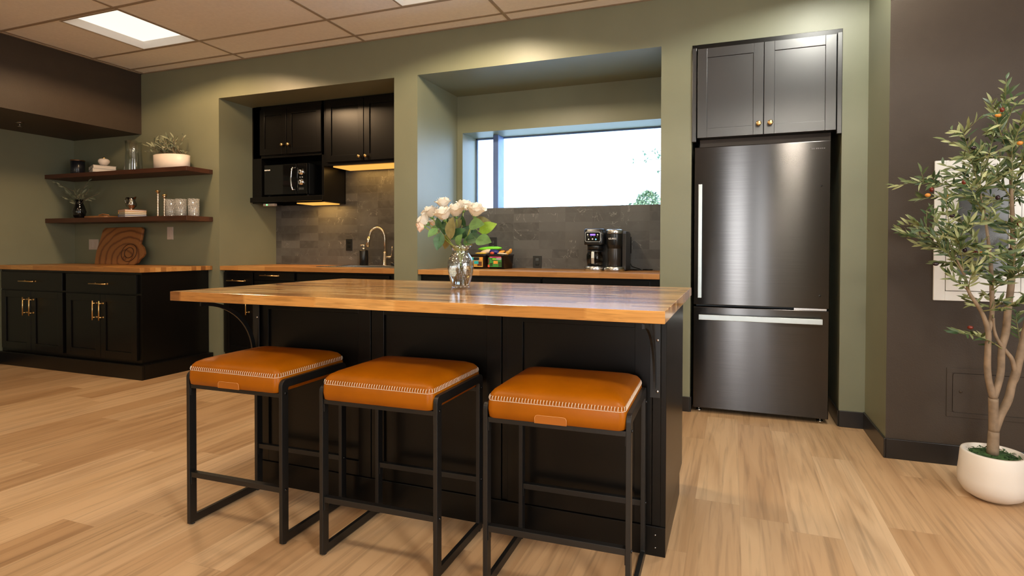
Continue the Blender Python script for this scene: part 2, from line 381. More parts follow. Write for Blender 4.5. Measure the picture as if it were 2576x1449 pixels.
def solo(name, mb, mat, label, cat, group=None, bevel=0.):
    xs = [v.x for v in mb.v]; ys = [v.y for v in mb.v]; zs = [v.z for v in mb.v]
    return tag(mk(name, mb, mat, ((min(xs) + max(xs)) / 2, (min(ys) + max(ys)) / 2, min(zs)), bevel), label, cat, group)
def struct(name, mb, mat, parent=None, bevel=0., fixn=True):
    o = mk(name, mb, mat, ORG[parent.name] if parent else (0, 0, 0), bevel, parent, fixn)
    if not parent: o['kind'] = 'structure'
    return o
def dup(root, loc, rotz=None):
    c = root.copy(); COL.objects.link(c); c.location = loc
    if rotz is not None: c.rotation_euler = (0, 0, rotz)
    for ch in root.children:
        k = ch.copy(); COL.objects.link(k); k.parent = c
        for g in ch.children:
            d = g.copy(); COL.objects.link(d); d.parent = k
    return c
def text_mb(body, size, origin, right, up, depth=.0008):
    cu = bpy.data.curves.new('t', 'FONT'); cu.body = body; cu.size = size; cu.align_x = 'CENTER'; cu.align_y = 'CENTER'; cu.extrude = depth / 2; cu.resolution_u = 2
    ob = bpy.data.objects.new('t', cu); me = bpy.data.meshes.new_from_object(ob)
    mb = MB(); right = Vector(right).normalized(); up = Vector(up).normalized(); n = right.cross(up); o = Vector(origin)
    mb.add([o + right * v.co.x + up * v.co.y + n * v.co.z for v in me.vertices], [tuple(p.vertices) for p in me.polygons])
    bpy.data.objects.remove(ob); bpy.data.curves.remove(cu); return mb

def wall_with_holes(mb, u0, u1, v0, v1, holes, f):
    # holes: list of (u0,u1,v0,v1); f maps (u,v) -> xyz
    us = sorted({u0, u1, *[h[0] for h in holes], *[h[1] for h in holes]}); vv = sorted({v0, v1, *[h[2] for h in holes], *[h[3] for h in holes]})
    for a, b in zip(us, us[1:]):
        for c, d in zip(vv, vv[1:]):
            mu, mv = (a + b) / 2, (c + d) / 2
            if any(h[0] < mu < h[1] and h[2] < mv < h[3] for h in holes): continue
            mb.add([f(a, c), f(b, c), f(b, d), f(a, d)], [(0, 1, 2, 3)])

# ------------------------------------------------------------------ the room
XL, XSOF, XR, XE, YF = -5.125, -4.127, 2.096, 4.25, -7.2
struct('floor', MB().box(XL - .1, XE + .1, YF - .1, 1.2, -.12, 0), 'floor')
A1 = (-3.119, -1.24); A2 = (-1.025, .869); A3 = (1.07, 1.956)
D1, D2, D3 = .66, .65, .78
HT = 2.447; HT3 = 2.428
WIN = (-.972, .80, 1.440, 2.118)      # opening in the back of the middle alcove
mb = MB()
wall_with_holes(mb, XL, XR, 0, CEIL, [(A1[0], A1[1], 0, HT), (A2[0], A2[1], 0, HT), (A3[0], A3[1], 0, HT3)], lambda u, v: (u, 0, v))
def alcove(a, d, h, holes=[]):
    mb.add([(a[0], 0, 0), (a[0], d, 0), (a[0], d, h), (a[0], 0, h)], [(0, 1, 2, 3)])
    mb.add([(a[1], 0, 0), (a[1], d, 0), (a[1], d, h), (a[1], 0, h)], [(3, 2, 1, 0)])
    mb.add([(a[0], 0, h), (a[1], 0, h), (a[1], d, h), (a[0], d, h)], [(3, 2, 1, 0)])
    wall_with_holes(mb, a[0], a[1], 0, h, holes, lambda u, v: (u, d, v))
alcove(A1, D1, HT); alcove(A2, D2, HT, [WIN]); alcove(A3, D3, HT3)
# window reveal
x0, x1, z0, z1 = WIN; D4 = .94
mb.add([(x0, D2, z0), (x0, D4, z0), (x0, D4, z1), (x0, D2, z1)], [(0, 1, 2, 3)]); mb.add([(x1, D2, z0), (x1, D4, z0), (x1, D4, z1), (x1, D2, z1)], [(3, 2, 1, 0)])
mb.add([(x0, D2, z1), (x1, D2, z1), (x1, D4, z1), (x0, D4, z1)], [(3, 2, 1, 0)]); mb.add([(x0, D2, z0), (x1, D2, z0), (x1, D4, z0), (x0, D4, z0)], [(0, 1, 2, 3)])
struct('wall_back', mb, 'green', fixn=False)
# outer leaf of the wall, so that no sky leaks in behind the alcoves
mb = MB(); wall_with_holes(mb, XL - .1, XE, 0, CEIL + .3, [WIN], lambda u, v: (u, D4 + .005, v))
struct('wall_outer', mb, 'offwhite', fixn=False)
# return wall on the right and the brown wall
struct('wall_return', MB().add([(XR, 0, 0), (XR, -.471, 0), (XR, -.471, CEIL), (XR, 0, CEIL)], [(0, 1, 2, 3)]), 'green', fixn=False)
EX = (2.375, 2.625, .905, 1.43)       # recess of the extinguisher cabinet
mb = MB(); wall_with_holes(mb, XR, XE, 0, CEIL, [EX], lambda u, v: (u, -.471, v))
struct('wall_right', mb, 'brown', fixn=False)
mb = MB(); mb.box(XE, XE + .1, YF, D4, 0, CEIL); struct('wall_east', mb, 'brown')
struct('wall_left', MB().box(XL - .1, XL, YF, 0, 0, CEIL), 'green')
struct('wall_front', MB().box(XL, XE, YF - .1, YF, 0, CEIL), 'green')
struct('wall_bulkhead', MB().box(XL + .001, XSOF, YF + .001, -.001, 2.182, CEIL - .001), 'brown')
# ceiling with openings for the troffers
holes = [(tx - .31, tx + .31, ty - .305, ty + .305) for tx, ty, _, _ in TROFFERS]
mb = MB(); wall_with_holes(mb, XL, XE, YF, 0, holes, lambda u, v: (u, v, CEIL)); struct('ceiling', mb, 'ceiling', fixn=False)
struct('wall_roof_slab', MB().box(XL - .1, XE + .1, YF - .1, 1.0, CEIL + .16, CEIL + .3), 'offwhite')
mb = MB(); g = .012
for k in range(-1, 7):
    x = -2.794 + 1.28 * (k - 1)
    if XSOF + .02 < x < XE: mb.box(x - g, x + g, YF, 0, CEIL - .0035, CEIL - .0002)
for y in [-.13, -.444, -1.084] + [-1.084 - .64 * k for k in range(1, 10)]:
    mb.box(XSOF, XE, y - g, y + g, CEIL - .003, CEIL - .0001)
mb.box(XSOF, XE, -.022, 0, CEIL - .004, CEIL - .0001); mb.box(XSOF, XSOF + .022, YF, 0, CEIL - .004, CEIL - .0001)
for tx, ty, _, _ in TROFFERS[:1]:
    pass
struct('trim_1', mb, 'grid')
# baseboards
struct('baseboard_back', MB().box(A2[1], A3[0], -.008, 0, 0, .10).box(A3[1], XR, -.008, 0, 0, .10).box(A3[1] - .008, A3[1], 0, .7, 0, .10).box(A3[0], A3[0] + .008, 0, .7, 0, .1).box(A1[1], A2[0], -.008, 0, 0, .1), 'base', bevel=.003)
struct('baseboard_right', MB().box(XR, XE, -.481, -.471, 0, .103).box(XR - .01, XR, -.481, 0, 0, .103), 'base', bevel=.003)
struct('baseboard_left', MB().box(XL, XL + .01, YF, -.62, 0, .10), 'base', bevel=.003)
# tiled splashbacks
struct('wall_splashback', MB().box(A1[0] + .001, A1[1] - .001, D1 - .012, D1, .90, 1.95).box(A2[0] + .001, A2[1] - .001, D2 - .012, D2, .90, 1.438), 'tile')
# window in the alcove
wn = thing('window_1', 'wide window', 'window', (-.09, .93, 1.44)); del wn['label']; del wn['category']; wn['kind'] = 'structure'
x0, x1, z0, z1 = WIN
part('window_frame', MB().box(x0, x1, .915, .935, z0, z0 + .022).box(x0, x1, .915, .935, z1 - .014, z1).box(x0, x0 + .018, .915, .935, z0, z1).box(x1 - .018, x1, .915, .935, z0, z1), simple('haze_blue_window_frame', (.13, .20, .36), .4), wn, .002)  # bluish window haze is put into the frame colour
part('mullion', MB().box(-.742, -.690, .80, .935, z0, z1), simple('haze_blue_mullion', (.13, .20, .42), .45), wn, .003)  # same daylight haze painted into the mullion's blue
part('pane', MB().box(x0, x1, .922, .926, z0, z1), NT('window_pane').m, wn)
pm = bpy.data.materials['window_pane'].node_tree
gl = pm.nodes.new('ShaderNodeBsdfTransparent'); gg = pm.nodes.new('ShaderNodeBsdfGlossy'); gg.inputs['Roughness'].default_value = .02
mx = pm.nodes.new('ShaderNodeMixShader'); mx.inputs[0].default_value = .05
pm.links.new(gl.outputs[0], mx.inputs[1]); pm.links.new(gg.outputs[0], mx.inputs[2]); pm.links.new(mx.outputs[0], pm.nodes['Material Output'].inputs[0])
# glazing on the unseen walls
struct('window_2', MB().box(XE - .03, XE, -4.75, -2.05, .6, 2.4), 'blackgl'); struct('window_3', MB().box(1.24, 1.56, YF, YF + .03, .05, 2.45), 'day'); struct('window_4', MB().box(1.73, 1.90, YF, YF + .03, .05, 2.45), 'day')

# ------------------------------------------------------------------ ceiling lights
for i, (tx, ty, te, tc) in enumerate(TROFFERS):
    lab = ['square recessed ceiling light at upper left above the wall shelves', 'square recessed ceiling light cut off by the top edge near the middle'][i] if i < 2 else 'square recessed ceiling light behind or above the camera, %s row, %s of three' % ('first' if ty > -2 else 'second' if ty > -5 else 'third', 'left' if tx < -2 else 'middle' if tx < 0 else 'right')
    t = thing('ceiling_light', lab, 'ceiling light', (tx, ty, CEIL), 'recessed square ceiling lights')
    a, b = .30, .295
    mbh = MB()
    mbh.add([(tx - a, ty - b, CEIL), (tx + a, ty - b, CEIL), (tx + a, ty + b, CEIL), (tx - a, ty + b, CEIL),
             (tx - .27, ty - .27, CEIL + .055), (tx + .27, ty - .27, CEIL + .055), (tx + .27, ty + .27, CEIL + .055), (tx - .27, ty + .27, CEIL + .055)],
            [(0, 1, 5, 4), (1, 2, 6, 5), (2, 3, 7, 6), (3, 0, 4, 7)])
    part('housing', mbh, 'white', t, fixn=False)
    part('rim', MB().box(tx - a - .012, tx + a + .012, ty - b - .012, ty - b, CEIL - .004, CEIL).box(tx - a - .012, tx + a + .012, ty + b, ty + b + .012, CEIL - .004, CEIL).box(tx - a - .012, tx - a, ty - b, ty + b, CEIL - .004, CEIL).box(tx + a, tx + a + .012, ty - b, ty + b, CEIL - .004, CEIL), 'grid', t)
    part('diffuser', MB().box(tx - .27, tx + .27, ty - .27, ty + .27, CEIL + .05, CEIL + .056), 'diff', t)
t = thing('fire_sprinkler', 'small fire sprinkler under the dark bulkhead at left', 'sprinkler', (-4.631, -.696, 2.182))
part('rosette', MB().lathe([(.03, 0), (.028, -.006), (.012, -.01)], (-4.631, -.696, 2.182)), 'pewter', t)
part('sprinkler_head', MB().cyl((-4.631, -.696, 2.178), (-4.631, -.696, 2.15), .006).lathe([(.003, 0), (.016, -.002), (.016, -.004), (.003, -.005)], (-4.631, -.696, 2.148)), 'pewter', t)

# ------------------------------------------------------------------ cabinets
def shaker(mb, x0, x1, z0, z1, yf, s=-1, w=.062, t=.019, rec=.009):
    # door leaf facing s*y with its face at yf
    ya, yb = (yf, yf + t) if s < 0 else (yf - t, yf)
    yp = (yf + rec, yf + t) if s < 0 else (yf - t, yf - rec)
    mb.box(x0, x0 + w, ya, yb, z0, z1); mb.box(x1 - w, x1, ya, yb, z0, z1); mb.box(x0 + w, x1 - w, ya, yb, z1 - w, z1); mb.box(x0 + w, x1 - w, ya, yb, z0, z0 + w)
    mb.box(x0 + w, x1 - w, yp[0], yp[1], z0 + w, z1 - w); return mb
def pull(cx, cz, y, L, vert, s=-1, st=.035):
    mb = MB(); r = .0052; e = L * .36
    a, b = ((cx, y + s * st, cz - L / 2), (cx, y + s * st, cz + L / 2)) if vert else ((cx - L / 2, y + s * st, cz), (cx + L / 2, y + s * st, cz))
    mb.cyl(a, b, r)
    for q in (-e, e):
        p = (cx, y, cz + q) if vert else (cx + q, y, cz)
        mb.cyl(p, (p[0], y + s * st, p[2]), .0045); mb.cyl(p, (p[0], y + s * .004, p[2]), .008)
    return mb
def knob(cx, cz, y, r=.015):
    return MB().lathe([(.007, 0), (.006, .012), (r * .75, .016), (r, .021), (r, .027), (r * .7, .031), (.001, .0325)], (cx, y, cz), 24, (0, -1, 0))

G1 = 'black base cabinets under the wall shelves'
def base_unit(x0, x1, yf, yb, ztop, label, group, drawers=(), doors=(), toe=True, zb=.10, hollow_top=None):
    t = thing('base_cabinet', label, 'cabinet', ((x0 + x1) / 2, (yf + yb) / 2, 0), group)
    b = MB()
    if hollow_top is None: b.box(x0 + .001, x1 - .001, yf + .021, yb, zb, ztop)
    else:
        zt_ = hollow_top; b.box(x0 + .001, x1 - .001, yf + .021, yb, zb, zt_); b.box(x0 + .001, x0 + .02, yf + .021, yb, zt_, ztop); b.box(x1 - .02, x1 - .001, yf + .021, yb, zt_, ztop)
        b.box(x0 + .02, x1 - .02, yf + .021, yf + .04, zt_, ztop); b.box(x0 + .02, x1 - .02, yb - .015, yb, zt_, ztop)
    b.box(x0 + .001, x1 - .001, yf + (.075 if toe else .0), yb, 0, zb)
    part('body', b, 'black', t)
    for (a, c, z0, z1, pcx, pcz) in drawers:
        mb = MB()
        if z1 - z0 > .2: shaker(mb, a, c, z0, z1, yf)
        else: mb.box(a, c, yf, yf + .019, z0, z1)
        d = part('drawer' if pcx is not None else 'false_front', mb, 'black', t, .0015)
        if pcx is not None: part('handle', pull(pcx, pcz, yf, .21, False), 'brass', d, label='brass bar handle')
    for (a, c, z0, z1, pcx, pcz) in doors:
        d = part('door', shaker(MB(), a, c, z0, z1, yf), 'black', t, .0015)
        if pcx is not None: part('handle', pull(pcx, pcz, yf, .165, True), 'brass', d, label='brass bar handle')
    return t
ZC = .877
base_unit(-4.19, -3.25, -.62, -.005, ZC, 'black base cabinet with drawer and two doors at open end beneath the wall shelves', G1,
          [(-4.165, -3.285, .70, .855, -3.705, .775)], [(-4.165, -3.727, .15, .685, -3.765, .55), (-3.722, -3.285, .15, .685, -3.685, .55)], toe=False)
base_unit(-5.115, -4.19, -.62, -.005, ZC, 'black base cabinet with drawer and two doors against the left wall', G1,
          [(-5.08, -4.215, .70, .855, -4.655, .775)], [(-5.08, -4.655, .15, .685, -4.70, .55), (-4.65, -4.215, .15, .685, -4.61, .55)], toe=False)
solo('cabinet_plinth', MB().box(-5.10, -3.19, -.642, -.621, 0, .118).box(-3.249, -3.19, -.62, -.01, 0, .118), 'black', 'black skirting board wrapped round the foot of the left cabinets', 'plinth', bevel=.002)
G2 = 'black base cabinets in the sink alcove'
base_unit(-3.118, -2.75, .03, .655, ZC, 'narrow black base cabinet with drawer and door at left end of sink alcove', G2,
          [(-3.105, -2.76, .70, .857, -2.925, .782)], [(-3.105, -2.76, .12, .69, -2.802, .56)])
base_unit(-2.75, -2.275, .03, .655, ZC, 'black three-drawer base cabinet left of the sink', G2,
          [(-2.738, -2.285, .795, .862, -2.535, .836), (-2.738, -2.285, .46, .785, -2.51, .62), (-2.738, -2.285, .12, .45, -2.51, .28)])
base_unit(-2.275, -1.241, .03, .655, ZC, 'wide black sink base cabinet partly hidden behind the island', G2,
          [(-2.255, -1.31, .72, .857, None, 0)], [(-2.255, -1.785, .12, .71, -1.83, .6), (-1.78, -1.31, .12, .71, -1.735, .6)], hollow_top=.70)
G3 = 'black base cabinets below the window'
base_unit(-1.024, .006, .03, .645, ZC, 'black base cabinet below the window, left one behind the rose vase', G3,
          [(-.95, -.002, .72, .860, None, 0)], [(-.95, -.478, .12, .71, -.52, .6), (-.474, -.002, .12, .71, -.43, .6)])
base_unit(.006, .868, .03, .645, ZC, 'black base cabinet below the window, right one under the coffee maker', G3,
          [(.014, .797, .72, .860, None, 0)], [(.014, .404, .12, .71, .36, .6), (.408, .797, .12, .71, .45, .6)])
# worktops
solo('worktop', MB().box(XL + .001, -3.205, -.644, -.001, ZC, .915), 'butcher2', 'orange butcher block worktop on the left cabinets under the shelves', 'worktop', bevel=.002)
SK = (-2.13, -1.36, .16, .60)
mb = MB()
mb.box(A1[0] + .001, SK[0], .002, D1 - .013, ZC, .915); mb.box(SK[1], A1[1] - .001, .002, D1 - .013, ZC, .915)
mb.box(SK[0], SK[1], .002, SK[2], ZC, .915); mb.box(SK[0], SK[1], SK[3], D1 - .013, ZC, .915)
solo('worktop', mb, 'butcher2', 'orange butcher block worktop in the sink alcove', 'worktop', bevel=.0015)
solo('worktop', MB().box(A2[0] + .003, A2[1] - .003, .002, D2 - .013, ZC, .915), 'butcher2', 'orange butcher block worktop below the window', 'worktop', bevel=.002)

# sink, tap, soap
t = thing('kitchen_sink', 'stainless steel sink let into the alcove worktop', 'sink', (-1.745, .38, .70))
part('rim', MB().box(SK[0] - .02, SK[1] + .02, SK[2] - .02, SK[2] + .012, .9152, .921).box(SK[0] - .02, SK[1] + .02, SK[3] - .05, SK[3] + .012, .9152, .921).box(SK[0] - .02, SK[0] + .012, SK[2], SK[3], .9152, .921).box(SK[1] - .012, SK[1] + .02, SK[2], SK[3], .9152, .921), 'steel', t, .0015)
mb = MB(); a, b, c, d = SK[0] + .01, SK[1] - .01, SK[2] + .01, SK[3] - .04
mb.box(a, b, c, c + .002, .72, .917).box(a, b, d - .002, d, .72, .917).box(a, a + .002, c, d, .72, .917).box(b - .002, b, c, d, .72, .917).box(a, b, c, d, .715, .72)
part('basin', mb, 'steel', t)
part('drain', MB().lathe([(.045, 0), (.045, .002), (.02, .003)], (-1.745, .38, .7201)), 'chrome', t)
t = thing('kitchen_tap', 'brushed nickel gooseneck tap with side lever behind the sink', 'tap', (-1.744, .578, .921))
fx, fy = -1.744, .578
part('tap_body', MB().lathe([(.028, 0), (.028, .006), (.020, .012), (.018, .12), (.013, .13)], (fx, fy, .921)), 'nickel', t)
pts = [(fx, fy, .97), (fx, fy, 1.17)] + [(fx - .072 + .072 * math.cos(a), fy - .02 * (1 - math.cos(a)), 1.17 + .105 * math.sin(a)) for a in [PI * k / 12 for k in range(1, 12)]] + [(fx - .147, fy - .04, 1.18)]
part('spout', MB().tube(pts, .0115, 12), 'nickel', t)
part('spray_head', MB().cyl((fx - .146, fy - .04, 1.19), (fx - .162, fy - .045, 1.095), .0135, 16, .016), 'nickel', t)
part('lever', MB().cyl((fx, fy, 1.0), (fx + .075, fy - .005, 1.0), .011).tube([(fx + .07, fy - .005, 1.0), (fx + .085, fy - .01, 1.06), (fx + .088, fy - .012, 1.10)], .0055), 'nickel', t)
t = thing('soap_dispenser', 'black cylindrical soap dispenser with silver pump beside the tap', 'soap dispenser', (-1.93, .55, .9155))
sx, sy = -1.955, .545
t.location = (sx, sy, .9212); ORG[t.name] = Vector(t.location)
part('bottle', MB().lathe([(.038, 0), (.040, .003), (.040, .135), (.036, .142), (.016, .145)], (sx, sy, .9212)), 'blackpl', t)
part('pump', MB().cyl((sx, sy, 1.06), (sx, sy, 1.085), .012).cyl((sx, sy, 1.08), (sx, sy, 1.115), .005).cyl((sx, sy, 1.112), (sx - .035, sy - .01, 1.109), .005), 'steel', t)
solo('dish_holder', MB().lathe([(.034, 0), (.036, .003), (.036, .035), (.03, .036), (.03, .006), (.0, .006)], (-1.63, .56, .9212)), 'blackpl', 'small round black dish beside the tap base', 'dish')

def outlet(cx, cz, y, label, w=.072, h=.115, mat='plate', ins='plate', group=None, rocker=False, gangs=1):
    t = thing('wall_outlet' if not rocker else 'light_switch', label, 'outlet' if not rocker else 'switch', (cx, y, cz), group)
    part('plate', MB().box(cx - w / 2, cx + w / 2, y - .006, y, cz - h / 2, cz + h / 2), mat, t, .002)
    for g_ in range(gangs):
        gx = cx + (g_ - (gangs - 1) / 2) * .046
        if rocker: part('rocker', MB().box(gx - .016, gx + .016, y - .010, y - .0055, cz - .033, cz + .033), ins, t, .002)
        else:
            for q in (-.019, .019): part('socket', MB().box(gx - .0165, gx + .0165, y - .009, y - .0055, cz + q - .0135, cz + q + .0135), ins, t, .003)
    return t
outlet(-4.827, 1.11, 0, 'pale double light switch or socket plate left of the cutting board', .145, .105, rocker=True, gangs=2)
outlet(-3.742, 1.218, 0, 'pale single plate on the wall under the right end of the lower shelf', .078, .12, rocker=True)
outlet(-2.205, 1.115, D1 - .012, 'black wall socket on the slate tiles left of the tap', mat='blackpl', ins='blackgl')
outlet(-.665, 1.12, D2 - .012, 'black wall socket on the tiles behind the snack baskets', .078, .125, mat='blackpl', ins='blackgl')
outlet(-.247, .972, D2 - .012, 'low black wall socket between snack baskets and coffee maker', .078, .10, mat='blackpl', ins='blackgl')
outlet(.515, 1.115, D2 - .012, 'black wall socket behind the coffee maker with a cord plugged in', .09, .135, mat='blackpl', ins='blackgl')

# wall cupboards in the sink alcove
G4 = 'black wall cupboards in the sink alcove'
t = thing('wall_cabinet', 'black wall cupboard with open microwave bay at left of sink alcove', 'cabinet', (-2.68, .5, 1.512), G4)
x0, x1, yf, yb, z0, z1 = -3.095, -2.246, .352, D1 - .013, 1.512, HT - .002
b = MB().box(x0, x0 + .10, yf, yb, z0, z1).box(x1 - .025, x1, yf, yb, z0, z1).box(x0, x1, yf, yb, 1.945, z1).box(x0, x1, yb - .01, yb, z0, z1).box(x0 + .1, x1 - .025, yf, yb, 1.545, 1.575)
b.box(A1[0] + .001, x0, yf + .01, yb, z0, z1)
part('body', b, 'black', t, .001)
part('bottom_rail', MB().box(x0 - .02, x1 + .002, yf - .022, yf, z0 + .01, 1.568), 'black', t, .002)
for (a, c, kx) in ((-2.992, -2.668, -2.703), (-2.662, -2.262, -2.628)):
    d = part('door', shaker(MB(), a, c, 1.972, 2.405, yf - .021, w=.058), 'black', t, .0015); part('knob', knob(kx, 2.058, yf - .021), 'brass', d, label='round brass knob')
t = thing('wall_cabinet', 'black two-door wall cupboard above the sink', 'cabinet', (-1.75, .5, 1.838), G4)
part('body', MB().box(-2.245, A1[1] - .001, yf, yb, 1.838, HT - .002), 'black', t, .001)
for (a, c, kx) in ((-2.205, -1.795, -1.828), (-1.788, -1.30, -1.757)):
    d = part('door', shaker(MB(), a, c, 1.868, 2.425, yf - .021, w=.058), 'black', t, .0015); part('knob', knob(kx, 1.905, yf - .021), 'brass', d, label='round brass knob')
solo('underside_glow', MB().box(-2.17, -1.25, .385, .62, 1.829, 1.8378), 'glow', 'amber glow painted on the underside of the cupboard above the sink', 'painted glow', 'painted glow under the wall cupboards')  # emissive sheet imitates the underside lit by the strip lamp
solo('underside_glow', MB().box(-2.60, -2.28, .39, .60, 1.503, 1.5118), 'glow', 'amber glow painted on the underside of the microwave cupboard', 'painted glow', 'painted glow under the wall cupboards')  # lit underside of the microwave cupboard, painted as emission
t = thing('motion_sensor', 'small pale sensor with green light under the microwave cupboard', 'sensor', (-2.94, .36, 1.49))
part('case', MB().box(-3.0, -2.86, .375, .41, 1.488, 1.5118), 'plate', t, .003)
part('indicator', MB().ball((-2.95, .373, 1.499), .007), 'led', t, label='green indicator light')

# microwave
t = thing('microwave_oven', 'black countertop microwave with chrome handle and dials in the cupboard bay', 'microwave', (-2.73, .5, 1.576))
x0, x1, y0, z0, z1 = -2.985, -2.455, .37, 1.588, 1.885
part('case', MB().box(x0, x1, y0 + .02, .60, z0, z1), 'blackpl', t, .012)
part('door', MB().box(x0 + .002, x0 + .40, y0, y0 + .022, z0 + .003, z1 - .003), 'blackgl', t, .006)
part('control_panel', MB().box(x0 + .403, x1 - .002, y0, y0 + .022, z0 + .003, z1 - .003), 'blackgl', t, .006)
hx = x0 + .375
part('handle', MB().tube([(hx + .022, y0, z1 - .045), (hx + .006, y0 - .03, z1 - .045), (hx - .002, y0 - .034, z1 - .08), (hx - .006, y0 - .036, (z0 + z1) / 2), (hx - .002, y0 - .034, z0 + .08), (hx + .006, y0 - .03, z0 + .045), (hx + .022, y0, z0 + .045)], .0075, 10), 'chrome', t, label='curved chrome handle')
for z in (z1 - .085, z0 + .115):
    part('dial', MB().lathe([(.031, 0), (.031, .008), (.024, .010), (.022, .024), (.010, .025)], (x0 + .458, y0, z), 24, (0, -1, 0)), 'chrome', t, label='chrome dial')
mb = MB()
for k in range(4): mb.box(x0 + .432 + .015 * k, x0 + .440 + .015 * k, y0 - .003, y0, z0 + .045, z0 + .065)
for k in range(2): mb.ball((x0 + .446 + .026 * k, y0 - .001, (z0 + z1) / 2 + .015), .007)
part('button', mb, 'steel', t)
mb = MB()
for k, wd in enumerate((.010, .008, .009, .008, .009, .008)): mb.box(x0 + .012 + .012 * k, x0 + .012 + .012 * k + wd, y0 - .001, y0, z1 - .058, z1 - .046)
part('badge', mb, 'white', t)
mb = MB()
for fx_, fy_ in ((x0 + .03, .41), (x1 - .03, .41), (x0 + .03, .58), (x1 - .03, .58)): mb.cyl((fx_, fy_, 1.5755), (fx_, fy_, 1.590), .012)
part('foot', mb, 'blackpl', t)

# ------------------------------------------------------------------ coffee maker, cord
t = thing('coffee_maker', 'black and steel twin coffee maker with glass carafe on worktop below window', 'coffee maker', (.41, .40, .9155))
cx1, cx2, cyy, zb = .317, .478, .40, .9155
part('base', MB().lathe([(.080, 0), (.082, .004), (.082, .030), (.078, .034)], (cx1, cyy - .01, zb), 40, sx=.98).lathe([(.080, 0), (.082, .004), (.082, .030), (.078, .034)], (cx2, cyy - .035, zb), 40, sx=.98), 'steel', t, label='brushed steel twin drip base')
part('housing', MB().box(.242, .56, cyy + .04, .58, zb + .0, zb + .305), 'blackpl', t, .012)
mb = MB(); zt = zb + .322
mb.loft([rrect(cx1 + .005, cyy, .078, .075, .035, z) for z in (zb + .20,)] + [rrect(cx1 + .005, cyy, .080, .077, .035, z) for z in (zb + .21, zt - .005)] + [rrect(cx1 + .005, cyy, .074, .071, .035, zt)])
part('brew_head', mb, 'blackpl', t)
part('filter_cone', MB().lathe([(.058, 0), (.066, .045)], (cx1 + .004, cyy, zb + .158), 32), 'blackpl', t)
pz = zb + .215
pnl = part('control_panel', MB().loft([[Vector((p.x, cyy - .0775 - d, p.y)) for p in rrect(cx1 + .002, pz + .045, .0615 - e, .0385 - e, .013, 0)] for d, e in ((0, 0), (.0035, 0), (.0040, .0015))], smooth=False), 'silver', t)
part('panel_face', MB().loft([[Vector((p.x, cyy - .0803 - d, p.y)) for p in rrect(cx1 + .002, pz + .045, .0575, .0345, .010, 0)] for d in (0, .0018)], smooth=False), 'blackgl', pnl)
part('display', MB().box(cx1 - .018, cx1 + .022, cyy - .0832, cyy - .0822, pz + .055, pz + .068), 'display', pnl)
mb = MB()
for qx, qz, r in ((-.038, .061, .0055), (.040, .061, .0055), (0, .028, .006), (-.030, .026, .005)): mb.ball((cx1 + qx, cyy - .082, pz + qz), r, 1, .3, 1)
for k in range(4): mb.ball((cx1 - .035 + .024 * k, cyy - .082, pz + .047), .0018, 1, .5, 1)
part('button', mb, 'white', pnl); part('start_button', MB().ball((cx1 + .026, cyy - .082, pz + .026), .006, 1, .3, 1), 'bluebtn', pnl, label='lit blue button')
# pod side
part('pod_tower', MB().lathe([(.050, 0), (.052, .002), (.060, .03), (.062, .035), (.063, .115), (.0625, .118)], (cx2, cyy - .03, zb + .165), 40), 'blackpl', t)
part('lid', MB().lathe([(.064, 0), (.065, .002), (.065, .026), (.060, .032), (.040, .033)], (cx2, cyy - .03, zb + .284), 40), 'steel', t, label='steel lid ring')
part('water_tank', MB().lathe([(.053, 0), (.053, .165)], (cx2, cyy - .03, zb + .034), 40).box(.535, .566, cyy - .03, .56, zb + .005, zb + .29), simple('dark_metallic_column', (.05, .045, .042), .3, .6), t, .004)
k_ = text_mb('KEURIG', .0185, (0, 0, 0), (1, 0, 0), (0, 0, 1)); zz = zb + .245
kb = MB(); kb.add([(cx2 - .002 + .0645 * math.sin((v.x - .004) / .0645), cyy - .03 - .0645 * math.cos((v.x - .004) / .0645) + v.y, zz + v.z) for v in k_.v], k_.f)
part('lettering', kb, 'white', t)
# carafe
car = part('carafe', MB().lathe([(.050, 0), (.058, .004), (.066, .05), (.066, .085), (.055, .108), (.050, .112)], (cx1, cyy - .005, zb + .036), 32, cap=False).lathe([(.048, .003), (.056, .007), (.064, .05), (.064, .084), (.053, .107), (.050, .112)], (cx1, cyy - .005, zb + .036), 32, cap=False), 'smoke', t, fixn=False)
part('carafe_lid', MB().lathe([(.056, 0), (.058, .01), (.045, .014), (.02, .014)], (cx1, cyy - .005, zb + .143), 32), 'blackpl', car)
part('carafe_handle', MB().loft([[Vector((cx1 + .008 + a, cyy - .072 - dy, zb + z)) for a, dy in ((-.011, 0), (.011, 0), (.011, .010), (-.011, .010))] for z, dy in ((.152, 0),)] + [[Vector((cx1 + .008 + a, cyy - .072 - dy - e, zb + z)) for a, dy in ((-.011, 0), (.011, 0), (.011, .010), (-.011, .010))] for z, e in ((.145, .022), (.10, .028), (.055, .018))], smooth=False), 'alu', car, .002)
cord = MB().tube([(.515, D2 - .052, 1.095), (.53, D2 - .06, 1.06), (.54, D2 - .055, 1.0), (.575, D2 - .08, .945), (.65, D2 - .09, .9215), (.62, D2 - .12, .9205), (.56, D2 - .075, .9205)], .0035)
cord.tube([(.655, D2 - .03, .921), (.70, D2 - .05, .9205), (.735, D2 - .04, .921)], .004)
t = thing('power_cord', 'black power cord running from the socket to the coffee maker', 'cord', (.55, .58, .917))
part('cord', cord, 'blackpl', t)
part('plug', MB().box(.500, .532, D2 - .052, D2 - .0215, 1.085, 1.125), 'blackpl', t, .005)

